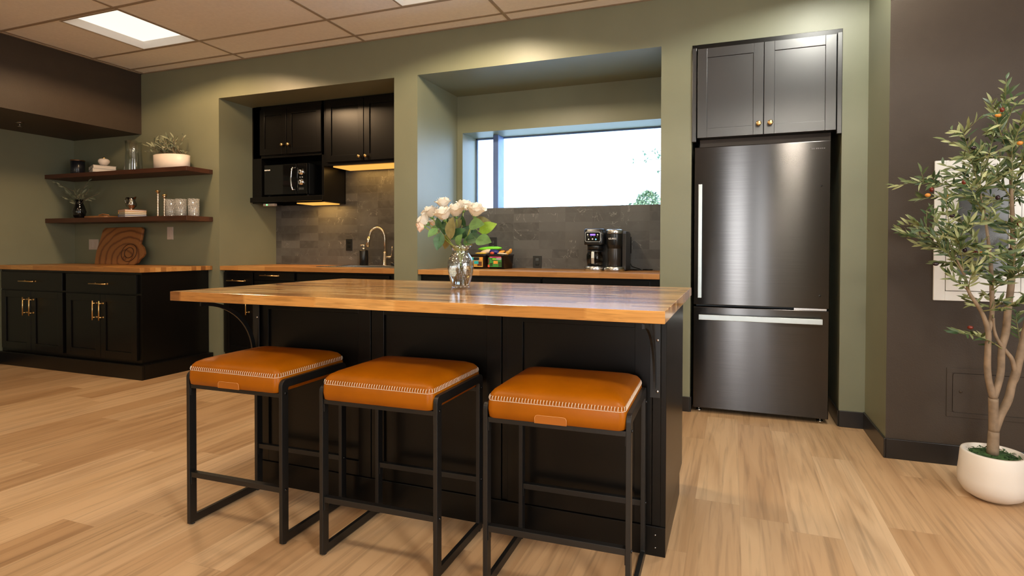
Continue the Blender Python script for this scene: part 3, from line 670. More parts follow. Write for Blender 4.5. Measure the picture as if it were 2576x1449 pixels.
# ------------------------------------------------------------------ snack baskets
def basket(cx, cy, label, hx=.075, hy=.115):
    t = thing('snack_basket', label, 'basket', (cx, cy, .9155), 'dark storage baskets of snacks')
    z0, z1 = .9155, 1.035; mb = MB()
    R = lambda z, d, k=0: rrect(cx, cy, hx * (.90 + .10 * k) - d, hy * (.90 + .10 * k) - d, .02, z)
    mb.loft([R(z0, 0), R(z1 - .012, 0, .9), R(z1 - .012, -.003, 1), R(z1, -.003, 1), R(z1, .003, 1), R(z0 + .004, .004)], cap=True)
    part('bin', mb, simple('translucent_dark_plastic', (.022, .017, .016), .25), t)
    fy_ = cy - hy * .975 - .002
    part('label_holder', MB().loft([[Vector((p.x, fy_ - d, p.y)) for p in rrect(cx - .005, .998, .026 - e, .0115 - e, .009, 0)] for d, e in ((0, 0), (.004, 0))], smooth=False), 'blackpl', t)
    return t, fy_
def snack(name, verts_box, mat, label, cat='snack packet', rot=0., group=None, puff=.35):
    cx, cy, cz, hx, hy, hz = verts_box; mb = MB()
    rings = []
    for k in range(7):
        a = -1 + 2 * k / 6; s_ = max(.25, (1 - a * a) ** .5 * (1 - puff) + puff)
        rings.append([Vector((cx + a * hx * math.cos(rot), cy, cz + a * hx * math.sin(rot))) + Vector((-math.sin(rot) * hz * s_ * math.cos(q), hy * s_ * math.sin(q), math.cos(rot) * hz * s_ * math.cos(q))) for q in [2 * PI * j / 10 for j in range(10)]])
    mb.loft(rings); return solo(name, mb, mat, label, cat, group)
b1, f1 = basket(-.545 + .035, .46, 'right-hand dark snack basket with green packets, left of the low socket')
b2, f2 = basket(-.675, .46, 'left-hand dark snack basket partly hidden behind the rose vase')
solo('snack_packet', MB().loft([rrect(-.51, .375, .055 * k, .012, .008, z) for z, k in ((.925, .9), (.95, 1.02), (.99, 1.02), (1.018, .92))]), 'leafg', 'green printed packet seen through the front of the right snack basket', 'snack packet')
for bx in (-.51,):
    mbp = MB()
# printed fronts seen through the plastic
def sticker(x0, x1, z0, z1, y, mat, name, parent): return part(name, MB().box(x0, x1, y - .0012, y, z0, z1), mat, parent, .0005)
yy = f1 - .0005
for (a, c, z0, z1, mt) in ((-.571, -.452, .932, 1.010, 'leafg'), (-.560, -.455, 1.008, 1.017, 'pink'), (-.50, -.453, .990, 1.006, 'silver'), (-.575, -.558, .930, .950, 'redw'), (-.523, -.485, .958, .982, 'orange'), (-.478, -.453, .935, .975, 'moss'), (-.555, -.53, .94, .965, 'moss'), (-.572, -.560, .965, .998, 'choc')):
    yy -= .0008; sticker(a, c, z0, z1, yy, mt, 'printed_wrapper', b1)
part('handle_slot', MB().box(-.533, -.497, yy - .003, yy - .001, .990, 1.004), 'lime', b1, .003)
yy = f2 - .0005
for (a, c, z0, z1, mt) in ((-.740, -.62, .930, 1.012, 'gold'), (-.735, -.655, .985, 1.010, 'teal'), (-.67, -.63, .94, .975, 'choc'), (-.70, -.66, .955, .980, 'teal'), (-.65, -.622, .985, 1.012, 'orange')):
    yy -= .0008; sticker(a, c, z0, z1, yy, mt, 'printed_wrapper', b2)
snack('snack_packet', (-.605, .45, 1.083, .105, .05, .018), 'lime', 'bright green snack bag lying on top of the snack baskets', rot=.05)
snack('snack_packet', (-.625, .42, 1.055, .055, .035, .022), 'cream', 'cream snack bag sticking out of the left basket', rot=.25)
snack('snack_packet', (-.555, .42, 1.055, .045, .03, .024), 'navy', 'navy blue snack bag between the two baskets', rot=-.1)
snack('snack_packet', (-.555, .383, 1.045, .018, .012, .012), 'redw', 'small red wrapper in front of the navy snack bag', rot=0)
snack('snack_packet', (-.66, .385, 1.043, .05, .018, .008), 'yellow', 'flat yellow packet on the rim of the left basket', rot=0)
snack('snack_bar', (-.475, .46, 1.060, .055, .03, .012), 'choc', 'brown chocolate bar on top of the right snack basket', rot=-.08)
snack('snack_bar', (-.495, .43, 1.052, .035, .02, .013), 'orange', 'orange-wrapped bar in the middle of the right basket', rot=.3)
snack('snack_bar', (-.43, .42, 1.048, .03, .02, .016), 'gold', 'gold-wrapped bar at the right corner of the right basket', rot=.6)
snack('snack_bar', (-.47, .395, 1.041, .045, .015, .008), 'cream', 'pale wafer bar along the front of the right basket', rot=-.05)
snack('snack_bar', (-.425, .46, 1.062, .022, .02, .014), 'orange', 'orange wrapper standing at the back of the right basket', rot=1.2)

# ------------------------------------------------------------------ wall shelves and what stands on them
SH = (XL + .001, -3.195, -.256, -.001)
solo('wall_shelf', MB().box(*SH, 1.757, 1.797), 'walnut', 'upper dark walnut floating shelf with the white planter', 'shelf', 'floating shelves', .002)
solo('wall_shelf', MB().box(*SH, 1.321, 1.364), 'walnut', 'lower dark walnut floating shelf with candlesticks and tumblers', 'shelf', 'floating shelves', .002)
ZU, ZL = 1.7975, 1.3645
t = thing('candle_jar', 'dark candle jar with copper lid at left end of upper shelf', 'candle', (-4.84, -.13, ZU))
part('jar', MB().lathe([(.054, 0), (.057, .004), (.057, .135), (.052, .14)], (-4.845, -.13, ZU)), 'candle', t); part('lid', MB().lathe([(.059, .140), (.059, .150), (.02, .153)], (-4.845, -.13, ZU)), 'copper', t, label='copper lid')
def book(cx, cy, z, hx, hy, th, rot, cover, label, group):
    t = thing('book', label, 'book', (cx, cy, z), group)
    c, s_ = math.cos(rot), math.sin(rot)
    def bx(mb, x0, x1, y0, y1, z0, z1):
        n = len(mb.v); mb.box(x0, x1, y0, y1, z0, z1)
        for i in range(n, n + 8): v = mb.v[i]; mb.v[i] = Vector((cx + c * v.x - s_ * v.y, cy + s_ * v.x + c * v.y, v.z))
        return mb
    cm = MB(); bx(cm, -hx, hx, -hy, hy, z, z + .002); bx(cm, -hx, hx, -hy, hy, z + th - .002, z + th); bx(cm, -hx, -hx + .003, -hy, hy, z, z + th)
    part('cover', cm, cover, t); part('pages', bx(MB(), -hx + .003, hx - .004, -hy + .004, hy - .004, z + .002, z + th - .002), 'paper', t)
    return t
book(-4.48, -.13, ZU, .135, .09, .036, -.45, 'grey', 'thick pale book at bottom of the pair on the upper shelf', 'books on the upper shelf')
book(-4.48, -.13, ZU + .0362, .130, .088, .03, -.42, 'paper', 'white book on top of the pair on the upper shelf', 'books on the upper shelf')
t = thing('ornament', 'small white and gold round ornament on the white book', 'ornament', (-4.47, -.13, ZU + .067))
part('bowl', MB().lathe([(.012, .008), (.032, .02), (.046, .045), (.045, .062), (.034, .074), (.02, .078)], (-4.46, -.13, ZU + .067), 28), 'marble', t); part('foot', MB().lathe([(.025, 0), (.02, .004), (.010, .010)], (-4.46, -.13, ZU + .067)), 'brass', t); part('lid_knob', MB().ball((-4.46, -.13, ZU + .150), .012), 'brass', t)
def hollow(prof, th, c, n=32):
    mb = MB(); inner = [(max(r - th, .001), z + (th if i == 0 else 0)) for i, (r, z) in enumerate(prof)]
    return mb.lathe(prof + inner[::-1], c, n)
t = thing('glass_vase', 'tall clear cylinder vase on the upper shelf left of the white planter', 'vase', (-4.03, -.14, ZU))
part('glass', hollow([(.072, 0), (.074, .01), (.062, .18), (.066, .285)], .004, (-4.03, -.14, ZU)), 'glass', t)
t = thing('planter', 'white marbled oval planter with grey-green olive sprigs on the upper shelf', 'planter', (-3.53, -.14, ZU))
pc = (-3.535, -.135)
part('pot', MB().lathe([(.178, 0), (.183, .003), (.186, .125), (.178, .126), (.174, .118), (.05, .116)], (pc[0], pc[1], ZU), 40, sx=1, sy=.58), 'marble', t)
random.seed(5); fol = MB(); st = MB()
for k in range(40):
    a = Vector((pc[0] + random.uniform(-.15, .14), pc[1] + random.uniform(-.05, .05), ZU + .118)); dx = random.uniform(-1, 1)
    e = a + Vector((dx * .12 - .12 * (random.random() < .5), random.uniform(-.09, .05), random.uniform(.05, .19)))
    mid = (a + e) / 2 + Vector((0, 0, .03)); st.tube([a, mid, e], .0018, 5)
    for q in range(7):
        u_ = .25 + .75 * q / 6; p = a * (1 - u_) ** 2 + mid * 2 * u_ * (1 - u_) + e * u_ * u_
        d = (e - a).normalized() + Vector((random.uniform(-1, 1), random.uniform(-1, 1), random.uniform(-.5, .8))) * .8
        fol.leaf(p, d, random.uniform(.04, .062), .014, (random.uniform(-1, 1), random.uniform(-1, 0), 1), n=4)
part('foliage', fol, 'oliveg', t, fixn=False); part('stems', st, 'bark', t)
# lower shelf
t = thing('vase', 'dark glossy vase with sparse olive sprigs at left of the lower shelf', 'vase', (-4.80, -.14, ZL))
vx = -4.81
part('vessel', hollow([(.030, 0), (.045, .02), (.056, .07), (.040, .13), (.030, .155), (.036, .19)], .004, (vx, -.14, ZL)), 'blackgl', t)
random.seed(8); fol = MB(); st = MB()
for tx_, tz in ((-.26, .36), (-.17, .26), (-.10, .20), (-.02, .27), (.08, .22), (.12, .36), (.20, .28), (.26, .24), (.02, .19)):
    a = Vector((vx, -.14, ZL + .12)); e = Vector((vx + tx_, -.14 + random.uniform(-.08, .06), ZL + tz)); mid = Vector((vx + tx_ * .25, -.14, ZL + tz * .75)); st.tube([a, mid, e], .0018, 5)
    for q in range(6):
        u_ = .45 + .55 * q / 5; p = a * (1 - u_) ** 2 + mid * 2 * u_ * (1 - u_) + e * u_ * u_
        fol.leaf(p, (e - mid).normalized() + Vector((random.uniform(-1, 1), random.uniform(-1, .3), random.uniform(-.6, .8))), random.uniform(.05, .07), .017, (0, -1, random.uniform(-1, 1)), n=4)
part('foliage', fol, 'oliveg', t, fixn=False); part('stems', st, 'bark', t)
solo('wooden_tray', MB().loft([rrect(-4.47, -.14, .16, .075, .03, z, 5) for z in (ZL, ZL + .018)], smooth=False).tube([(-4.44, -.19, ZL + .025), (-4.38, -.19, ZL + .034), (-4.30, -.19, ZL + .025)], .006), 'board', 'thin wooden tray lying on the lower shelf beside the striped books', 'tray', bevel=.002)
bc = [('blue', 'blue'), ('grey', 'pale'), ('yellow', 'yellow'), ('spine_orange', 'orange')]
for k, (cm, nm) in enumerate(bc):
    book(-4.05, -.14, ZL + .0175 * k, .11, .085, .017, -.35, cm, '%s-spined thin book, %s of the stack under the pewter jug' % (nm, ['bottom', 'second from bottom', 'third from bottom', 'topmost'][k]), 'thin striped books on the lower shelf')
t = thing('milk_jug', 'small dark pewter jug with scroll handle on the striped books', 'jug', (-4.07, -.14, ZL + .0705)); jx, jz = -4.065, ZL + .0705
part('body', hollow([(.028, 0), (.022, .008), (.020, .014), (.042, .04), (.044, .06), (.030, .092), (.038, .118)], .003, (jx, -.14, jz)), 'pewter', t)
part('handle', MB().tube([(jx - .036, -.14, jz + .105), (jx - .07, -.14, jz + .12), (jx - .085, -.14, jz + .095), (jx - .07, -.14, jz + .06), (jx - .042, -.14, jz + .045)], .004), 'pewter', t)
part('spout', MB().prism([(jx + .03, jz + .10), (jx + .062, jz + .125), (jx + .034, jz + .118)], 1, -.148, -.132), 'pewter', t)
def stick(x, h, label):
    t = thing('candlestick', label, 'candlestick', (x, -.15, ZL), 'pair of twisted metal candlesticks')
    pr = [(.026, 0), (.024, .006), (.008, .012)]; n = int((h - .04) / .012)
    for k in range(n): pr += [(.0065 if k % 2 else .0105, .016 + k * .012)]
    z = .016 + n * .012; pr += [(.006, z), (.016, z + .006), (.017, z + .018), (.010, z + .019)]
    part('stem', MB().lathe(pr, (x, -.15, ZL), 20), 'copper', t)
    part('candle_cup', MB().lathe([(.017, h - .016), (.020, h), (.014, h), (.013, h - .014)], (x, -.15, ZL), 20), 'brass', t)
M['copper'] = simple('bright_rose_gold', (.80, .58, .42), .18, 1.)
stick(-3.695, .245, 'taller twisted rose-gold candlestick on the lower shelf'); stick(-3.61, .205, 'shorter twisted rose-gold candlestick on the lower shelf')
for (x, y, lab) in ((-3.495, -.17, 'left ribbed glass tumbler next to the short candlestick'), (-3.375, -.17, 'second ribbed tumbler from the candlesticks, front row'), (-3.345, -.075, 'ribbed tumbler half hidden in the back row'), (-3.245, -.15, 'last ribbed tumbler at the right end of the lower shelf')):
    solo('glass_tumbler', hollow([(.040, 0), (.043, .005), (.045, .155)], .003, (x, y, ZL), 28), 'cglass', lab, 'glass', 'ribbed glass tumblers on the lower shelf')
# live edge board leaning on the wall
t = thing('cutting_board', 'large live-edge wooden cutting board leaning under the lower shelf', 'cutting board', (-4.3, -.07, .9155))
out = [(-4.615, 0), (-4.63, .12), (-4.61, .24), (-4.60, .335), (-4.575, .36), (-4.3, .365), (-4.06, .362), (-4.035, .34), (-4.03, .25), (-4.035, .20), (-3.985, .17), (-3.955, .13), (-3.945, .105), (-3.965, .075), (-4.0, .05), (-4.02, .015), (-4.06, 0)]
mb = MB(); n = len(out); tilt = lambda z: -.105 + z * .20
for th in (0, .022): mb.v += [Vector((x, tilt(z) - .022 + th, .9155 + z)) for x, z in out]
mb.f = [tuple(range(n)), tuple(range(n, 2 * n))[::-1]] + [(i, i + n, (i + 1) % n + n, (i + 1) % n) for i in range(n)]; mb.sm = [False] * len(mb.f)
def knot_mat():
    t = NT('live_edge_wood'); tc = t.n('ShaderNodeTexCoord').outputs['Object']
    mp = t.n('ShaderNodeMapping', i_Vector=tc); mp.inputs['Location'].default_value = (-.13, 0, -.115); mp.inputs['Scale'].default_value = (1., .5, 1.35)
    nz = t.n('ShaderNodeTexNoise', i_Vector=tc, i_Scale=7., i_Detail=3.)
    ad = t.n('ShaderNodeVectorMath', operation='MULTIPLY_ADD', i_0=nz.outputs[1], i_1=(.06, .06, .06), i_2=mp.outputs[0])
    ln = t.n('ShaderNodeVectorMath', operation='LENGTH', i_0=ad.outputs[0]).outputs['Value']
    w = t.math('SINE', t.math('MULTIPLY', ln, 75.))
    t.setp(Base_Color=t.ramp(w, [(.0, (.30, .12, .035)), (.9, (.20, .07, .02)), (1, (.12, .038, .012))]), Roughness=.45)
    return t.m
bd = part('plank', mb, knot_mat(), t, .004)
kc = Vector((-4.155, 0, .9155 + .115)); mb = MB()
for r in (.105, .062):
    pts = [Vector((kc.x + r * 1.0 * math.cos(a), tilt(kc.z - .9155 + r * .8 * math.sin(a)) - .023, kc.z + r * .8 * math.sin(a))) for a in [2 * PI * k / 30 for k in range(31)]]
    mb.tube(pts, .0035, 6)
part('carved_ring', mb, simple('dark_groove', (.05, .015, .006), .6), bd)

# ------------------------------------------------------------------ refrigerator and the cupboard above
t = thing('refrigerator', 'black stainless bottom-freezer refrigerator standing in the right alcove', 'refrigerator', (1.495, .35, 0))
fx0, fx1 = 1.090, 1.900
part('cabinet', MB().box(fx0 + .01, fx1 - .01, .075, .70, .035, 1.745), simple('dark_fridge_side', (.02, .02, .021), .4), t, .004)
dr = part('door', MB().box(fx0, fx1, .008, .068, .718, 1.756), 'fridge', t, .004)
dz = part('freezer_drawer', MB().box(fx0, fx1, .008, .068, .032, .704), 'fridge', t, .004)
part('handle', MB().box(1.118, 1.142, -.036, -.020, .765, 1.508).box(1.121, 1.139, -.022, .008, .775, .80).box(1.121, 1.139, -.022, .008, 1.475, 1.50), 'alu', dr, .002, 'pale aluminium bar handle')
part('handle', MB().box(1.125, 1.858, -.036, -.020, .622, .656).box(1.135, 1.16, -.022, .008, .627, .651).box(1.825, 1.85, -.022, .008, .627, .651), 'alu', dz, .002, 'pale aluminium bar handle')
part('hinge_cover', MB().box(1.70, 1.885, .012, .05, .7045, .7165), 'steel', t)
mb = MB()
for k, wd in enumerate((.006, .009, .005, .008, .007, .009, .008, .006)): mb.box(1.782 + k * .0112, 1.782 + k * .0112 + wd, .0068, .0085, 1.706, 1.713)
part('badge', mb, simple('faint_engraving', (.10, .09, .085), .4, .8), dr)
part('hinge_plug', MB().cyl((1.847, .008, 1.478), (1.847, .003, 1.478), .006).cyl((1.846, .008, .797), (1.846, .003, .797), .006), 'blackpl', dr)
for q in (fx0 + .035, fx1 - .04): part('foot', MB().cyl((q, .055, 0), (q, .055, .014), .018).cyl((q, .055, .012), (q, .055, .036), .008), 'nickel', t, label='silver levelling foot')
for q in (fx0 + .05, fx1 - .05): part('foot', MB().cyl((q, .6, 0), (q, .6, .036), .015), 'nickel', t)
t = thing('fridge_cabinet', 'grey-black two-door cupboard above the refrigerator', 'cabinet', (1.513, .3, 1.80))
part('body', MB().box(1.106, 1.921, .0, .32, 1.814, 2.395), 'black', t, .001)
for a, c, kx in ((1.107, 1.509, 1.481), (1.513, 1.920, 1.549)):
    d = part('door', shaker(MB(), a, c, 1.812, 2.392, -.024, w=.060, rec=.006), 'fridgecab', t, .0015); part('knob', knob(kx, 1.878, -.024, .016), 'brass', d, label='round brass knob')
part('side_filler', MB().box(1.072, 1.100, -.012, .02, 1.79, 2.405), 'fridgecab', t, .003); part('side_filler', MB().box(1.926, 1.954, -.012, .02, 1.79, 2.405), 'fridgecab', t, .003)
part('top_filler', MB().box(1.072, 1.954, .0, .02, 2.396, HT3 - .001), 'black', t)
part('valance', MB().box(1.12, 1.905, .06, .08, 1.762, 1.813), simple('plywood_edge', (.05, .035, .025), .6), t)

# ------------------------------------------------------------------ extinguisher cabinet, access hatch
t = thing('extinguisher_cabinet', 'white recessed fire extinguisher cabinet on the brown wall behind the olive tree', 'cabinet', (2.48, -.47, .83))
x0, x1, z0, z1, yw = 2.297, 2.700, .830, 1.533, -.471
part('frame', MB().box(x0, 2.345, yw - .014, yw - .0005, z0, z1).box(2.655, x1, yw - .014, yw - .0005, z0, z1).box(2.345, 2.655, yw - .014, yw - .0005, z0, .878).box(2.345, 2.655, yw - .014, yw - .0005, 1.485, z1), 'white', t, .002)
part('door', MB().box(2.348, 2.395, yw - .017, yw - .0015, .881, 1.482).box(2.605, 2.652, yw - .017, yw - .0015, .881, 1.482).box(2.395, 2.605, yw - .017, yw - .0015, .881, .96).box(2.395, 2.605, yw - .017, yw - .0015, 1.40, 1.482), 'white', t, .0015)
part('pane', MB().box(2.395, 2.605, yw - .010, yw - .007, .96, 1.40), simple('hazy_grey_acrylic', (.30, .32, .33), .15, Transmission_Weight=.6), t)
part('tub', MB().box(*EX[:2], -.35, -.345, *EX[2:]).box(EX[0] - .004, EX[0], -.470, -.345, *EX[2:]).box(EX[1], EX[1] + .004, -.470, -.345, *EX[2:]).box(EX[0], EX[1], -.470, -.345, EX[2] - .004, EX[2]).box(EX[0], EX[1], -.470, -.345, EX[3], EX[3] + .004), 'silver', t)
t = thing('fire_extinguisher', 'red fire extinguisher behind the grey pane of the white wall cabinet', 'fire extinguisher', (2.47, -.41, .906))
part('cylinder', MB().lathe([(.045, 0), (.05, .01), (.05, .30), (.03, .345), (.018, .36)], (2.465, -.41, .906)), 'red', t); part('label_band', MB().lathe([(.0505, .09), (.0505, .22)], (2.465, -.41, .906), cap=False), 'white', t)
part('valve', MB().cyl((2.465, -.41, 1.262), (2.465, -.41, 1.30), .014).box(2.42, 2.50, -.418, -.402, 1.29, 1.305), 'blackpl', t)
t = thing('access_panel', 'small brown painted access hatch low on the brown wall behind the tree', 'access panel', (2.46, -.471, .24))
part('frame', MB().box(2.361, 2.72, yw - .004, yw - .0005, .245, .268).box(2.361, 2.72, yw - .004, yw - .0005, .467, .491).box(2.361, 2.385, yw - .004, yw - .0005, .268, .467).box(2.696, 2.72, yw - .004, yw - .0005, .268, .467), 'brown', t, .001)
part('hatch', MB().loft([[Vector((p.x, yw - d, p.y)) for p in rrect(2.5405, .3675, .1535, .0975, .012, 0)] for d in (.0005, .006)], smooth=False), 'brown', t); part('latch', MB().cyl((2.42, yw - .006, .375), (2.42, yw - .009, .375), .007), 'brown', t)

# ------------------------------------------------------------------ island
ITOP, IBOT = .906, .869
IX0, IX1, IY0, IY1 = -.812, 1.155, -2.136, -1.117
solo('island_worktop', MB().box(IX0, IX1, IY0, IY1, IBOT, ITOP), 'butcher', 'large glossy butcher block worktop on the kitchen island', 'worktop', bevel=.002)
t = thing('kitchen_island', 'black panelled island cabinet behind the three leather stools', 'kitchen island', (.18, -1.5, 0))
bx0, bx1, by0 = -.757, 1.120, -1.78
part('body', MB().box(bx0 + .02, bx1 - .02, by0 + .02, -1.165, .10, IBOT - .0005).box(bx0 + .02, bx1 - .02, by0 + .02, -1.26, 0, .10), 'black', t)
part('end_panel', MB().box(bx1 - .019, bx1, by0, -1.142, .092, IBOT - .0005).box(bx1 - .019, bx1, by0, -1.262, 0, .092), 'black', t, .0012)
part('end_panel', MB().box(bx0, bx0 + .019, by0, -1.142, .092, IBOT - .0005).box(bx0 + .006, bx0 + .019, by0, -1.262, 0, .092), 'black', t, .0012)
for a, c in ((-.738, -.117), (-.112, .488), (.516, 1.070)):
    part('front_panel', shaker(MB(), a, c, .105, IBOT - .004, by0 + .001, w=.062, rec=.010), 'black', t, .0012)
part('stile', MB().box(1.072, 1.101, by0, by0 + .02, .105, IBOT - .001), 'black', t, .001); part('stile', MB().box(.490, .514, by0 + .008, by0 + .02, .105, IBOT - .001), 'black', t, .001)
part('base_board', MB().box(bx0 + .006, bx1, by0 - .006, by0 + .002, 0, .104), 'black', t, .001)
part('screw', MB().cyl((1.085, by0 - .006, .03), (1.085, by0 - .0075, .03), .0025).cyl((1.085, by0 - .006, .075), (1.085, by0 - .0075, .075), .0025), 'steel', t)
for k in range(3):
    a = bx0 + .022 + k * .6125; d = part('door', shaker(MB(), a, a + .608, .115, IBOT - .006, -1.143, s=1), 'black', t, .0012); part('handle', pull(a + .55, .60, -1.143, .165, True, s=1), 'brass', d)
def bracket(x, label):
    t = thing('shelf_bracket', label, 'bracket', (x, by0 - .006, .57), 'curved steel brackets under the island overhang')
    part('wall_plate', MB().box(x - .018, x + .018, by0 - .0125, by0 - .0065, .562, IBOT - .001), 'steelblk', t, .001)
    part('arm', MB().box(x - .018, x + .018, by0 - .30, by0 - .0125, IBOT - .0068, IBOT - .0008), 'steelblk', t, .001)
    y0_, z0_ = by0 - .285, .600; ry, rz = .27, IBOT - .012 - .600; pts = []
    n = 14; mbb = MB(); ring = []
    for k in range(n + 1):
        a = PI / 2 * k / n; y = y0_ + ry * math.sin(a); z = z0_ + rz * math.cos(a) ; ring.append((y, z))
    inner = [(y - .018 * math.sin(PI / 2 * k / n), z - .012 * math.cos(PI / 2 * k / n) - .003) for k, (y, z) in enumerate(ring)]
    for k in range(n): mbb.prism([ring[k], ring[k + 1], inner[k + 1], inner[k]], 0, x - .004, x + .004)
    part('brace', mbb, 'steelblk', t)
    part('screw', MB().cyl((x + .008, by0 - .0125, .765), (x + .008, by0 - .0145, .765), .0045).cyl((x + .008, by0 - .0125, .585), (x + .008, by0 - .0145, .585), .0045), 'steel', t)
bracket(-.735, 'curved black bracket under the left end of the island overhang'); bracket(1.082, 'curved black bracket under the right end of the island overhang')

# ------------------------------------------------------------------ stools
def make_stool():
    w, d, h = .466, .349, .603; t = thing('bar_stool', '', 'stool', (0, 0, 0), 'leather and black steel counter stools')
    def loop(x):
        mb = MB(); th = .015; q = .030; R = .022
        def prof(y0, y1, z0, z1, r):
            pts = [(y0, z0), (y1, z0)]
            for cy_, cz_, a0 in ((y1 - r, z1 - r, 0), (y0 + r, z1 - r, PI / 2)):
                for k in range(6): a = a0 + PI / 2 * k / 5; pts.append((cy_ + r * math.cos(a), cz_ + r * math.sin(a)))
            return pts
        o = prof(0, d, .006, h, R); i = prof(q, d - q, .006 + q, h - q, .006); n = len(o)
        vs = [(x, *p) for p in o] + [(x, *p) for p in i] + [(x + th, *p) for p in o] + [(x + th, *p) for p in i]; fs = []
        for k in range(n):
            k2 = (k + 1) % n
            fs += [(k, k2, n + k2, n + k), (2 * n + k, 3 * n + k, 3 * n + k2, 2 * n + k2), (k, 2 * n + k, 2 * n + k2, k2), (n + k, n + k2, 3 * n + k2, 3 * n + k)]
        return mb.add(vs, fs)
    for x, xb in ((0, .015), (w - .015, w - .015)):
        l = part('side_frame', loop(x), 'steelblk', t, .0012)
        g_ = MB()
        for y in (.018, d - .018): g_.cyl((x + .0075, y, 0), (x + .0075, y, .0062), .0065)
        part('foot_glide', g_, 'blackpl', l)
        bo = MB(); s_ = -1 if x == 0 else 1; xo = x if x == 0 else x + .015
        for y, z in ((.015, .553), (.015, .200), (d - .015, .553), (d - .015, .200)): bo.cyl((xo, y, z), (xo + s_ * .003, y, z), .0048)
        part('bolt', bo, 'blackgl', l)
    for nm, y, z0, z1 in (('seat_rail', .004, .538, .554), ('seat_rail', d - .024, .538, .554), ('foot_rail', .004, .190, .210), ('foot_rail', d - .024, .190, .210)):
        mb = MB().box(.015, w - .015, y, y + .020, z0, z1)
        for x in (.015, w - .018): mb.box(x, x + .003, y, y + .022, z0 - .028, z0)
        part(nm, mb, 'steelblk', t, .001)
    cx, cy_ = w / 2, d / 2 + .002; hx, hy = .2165, d / 2 + .010
    def rr(z, e, r): return rrect(cx, cy_, hx - e, hy - e, max(r - e * .3, .012), z, 5)
    c = MB().loft([rr(.5545, .006, .022), rr(.558, .001, .022), rr(.580, -.002, .022), rr(.605, -.001, .022), rr(.615, .002, .022), rr(.6175, .0035, .022), rr(.620, .002, .022), rr(.630, .004, .024), rr(.640, .012, .028), rr(.648, .027, .04), rr(.654, .05, .06), rr(.659, .085, .07), rr(.662, .125, .05)])
    cu = part('cushion', c, 'leather', t)
    sm = MB(); seam = rrect(cx, cy_, hx - .0015, hy - .0015, .022, .617, 8); per = []
    for a, b in zip(seam, seam[1:] + seam[:1]):
        per.append((a, b))
    L = sum((b - a).length for a, b in per); N = int(L / .0098); acc = 0; k = 0
    for a, b in per:
        l = (b - a).length; dr_ = (b - a).normalized(); nrm = Vector((dr_.y, -dr_.x, 0))
        while k * L / N < acc + l and k < N:
            p = a + dr_ * (k * L / N - acc); k += 1
            sm.tube([p + nrm * .0014 + Vector((0, 0, -.0055)), p + nrm * .0024, p + dr_ * .001 + nrm * .0006 + Vector((0, 0, .006)), p + dr_ * .0015 - nrm * .001 + Vector((0, 0, .0085))], .0011, 5)
        acc += l
    lo = [p + Vector((0, 0, -.0058)) + (p - Vector((cx, cy_, .617))).normalized() * .0015 for p in seam]; sm.tube(lo + [lo[0]], .0009, 5)
    part('stitching', sm, 'stitch', cu, label='cream whip stitching around the seat edge')
    tg = MB(); y_ = cy_ - hy - .0014; X0, X1, Z0, Z1 = .175, .275, .5555, .580
    tg.loft([[Vector((x, y_ - dd, z)) for x, z in ((X0, Z0), (X1, Z0), (X1, Z1 - .008), (X1 - .003, Z1 - .002), (X1 - .009, Z1), (X0 + .009, Z1), (X0 + .003, Z1 - .002), (X0, Z1 - .008))] for dd in (-.004, .0012)], smooth=False)
    tgo = part('leather_tag', tg, 'tagl', cu)
    rim = [Vector((x, y_ - .0014, z)) for x, z in ((X0, Z0), (X0, Z1 - .008), (X0 + .003, Z1 - .002), (X0 + .009, Z1), (X1 - .009, Z1), (X1 - .003, Z1 - .002), (X1, Z1 - .008), (X1, Z0))]
    part('tag_edge', MB().tube(rim, .0007, 5), 'tagedge', cu)
    return t
s1 = make_stool(); ST = [(-.668, -2.178, .016), (-.030, -2.177, .017), (.597, -2.164, .025)]
LB = ['leftmost tan leather stool with black steel frame at the island', 'middle tan leather stool between the two other stools', 'rightmost tan leather stool, nearest the refrigerator']
for i, (x, y, a) in enumerate(ST):
    o = s1 if i == 0 else dup(s1, (x, y, 0), a)
    if i == 0: o.location = (x, y, 0); o.rotation_euler = (0, 0, a)
    o['label'] = LB[i]
# the middle stool has no tag showing
for o in list(bpy.data.objects):
    if o.name.startswith(('leather_tag', 'tag_edge')) and o.parent and o.parent.parent and o.parent.parent['label'] == LB[1]: bpy.data.objects.remove(o)

# ------------------------------------------------------------------ vase of roses
VX, VY, VZ = .178, -1.53, ITOP + .0004
t = thing('flower_vase', 'clear seeded glass vase of water on the island worktop', 'vase', (VX, VY, VZ))
vp = [(.034, .0), (.0405, .003), (.041, .008), (.0455, .03), (.055, .065), (.0592, .10), (.0575, .118), (.049, .138), (.039, .153), (.0372, .162), (.040, .174), (.0475, .190)]
vin = [(r - .003, z) for r, z in vp[3:]]; vin = [(.001, .012), (.034, .012)] + vin
part('glass', MB().lathe([(.001, 0)] + vp + vin[::-1], (VX, VY, VZ), 48, cap=False), 'bubble', t)
part('water', MB().lathe([(.001, .0122), (.0335, .0124), (.0423, .03), (.0518, .065), (.0560, .099), (.001, .099)], (VX, VY, VZ), 40, cap=False), 'water', t)

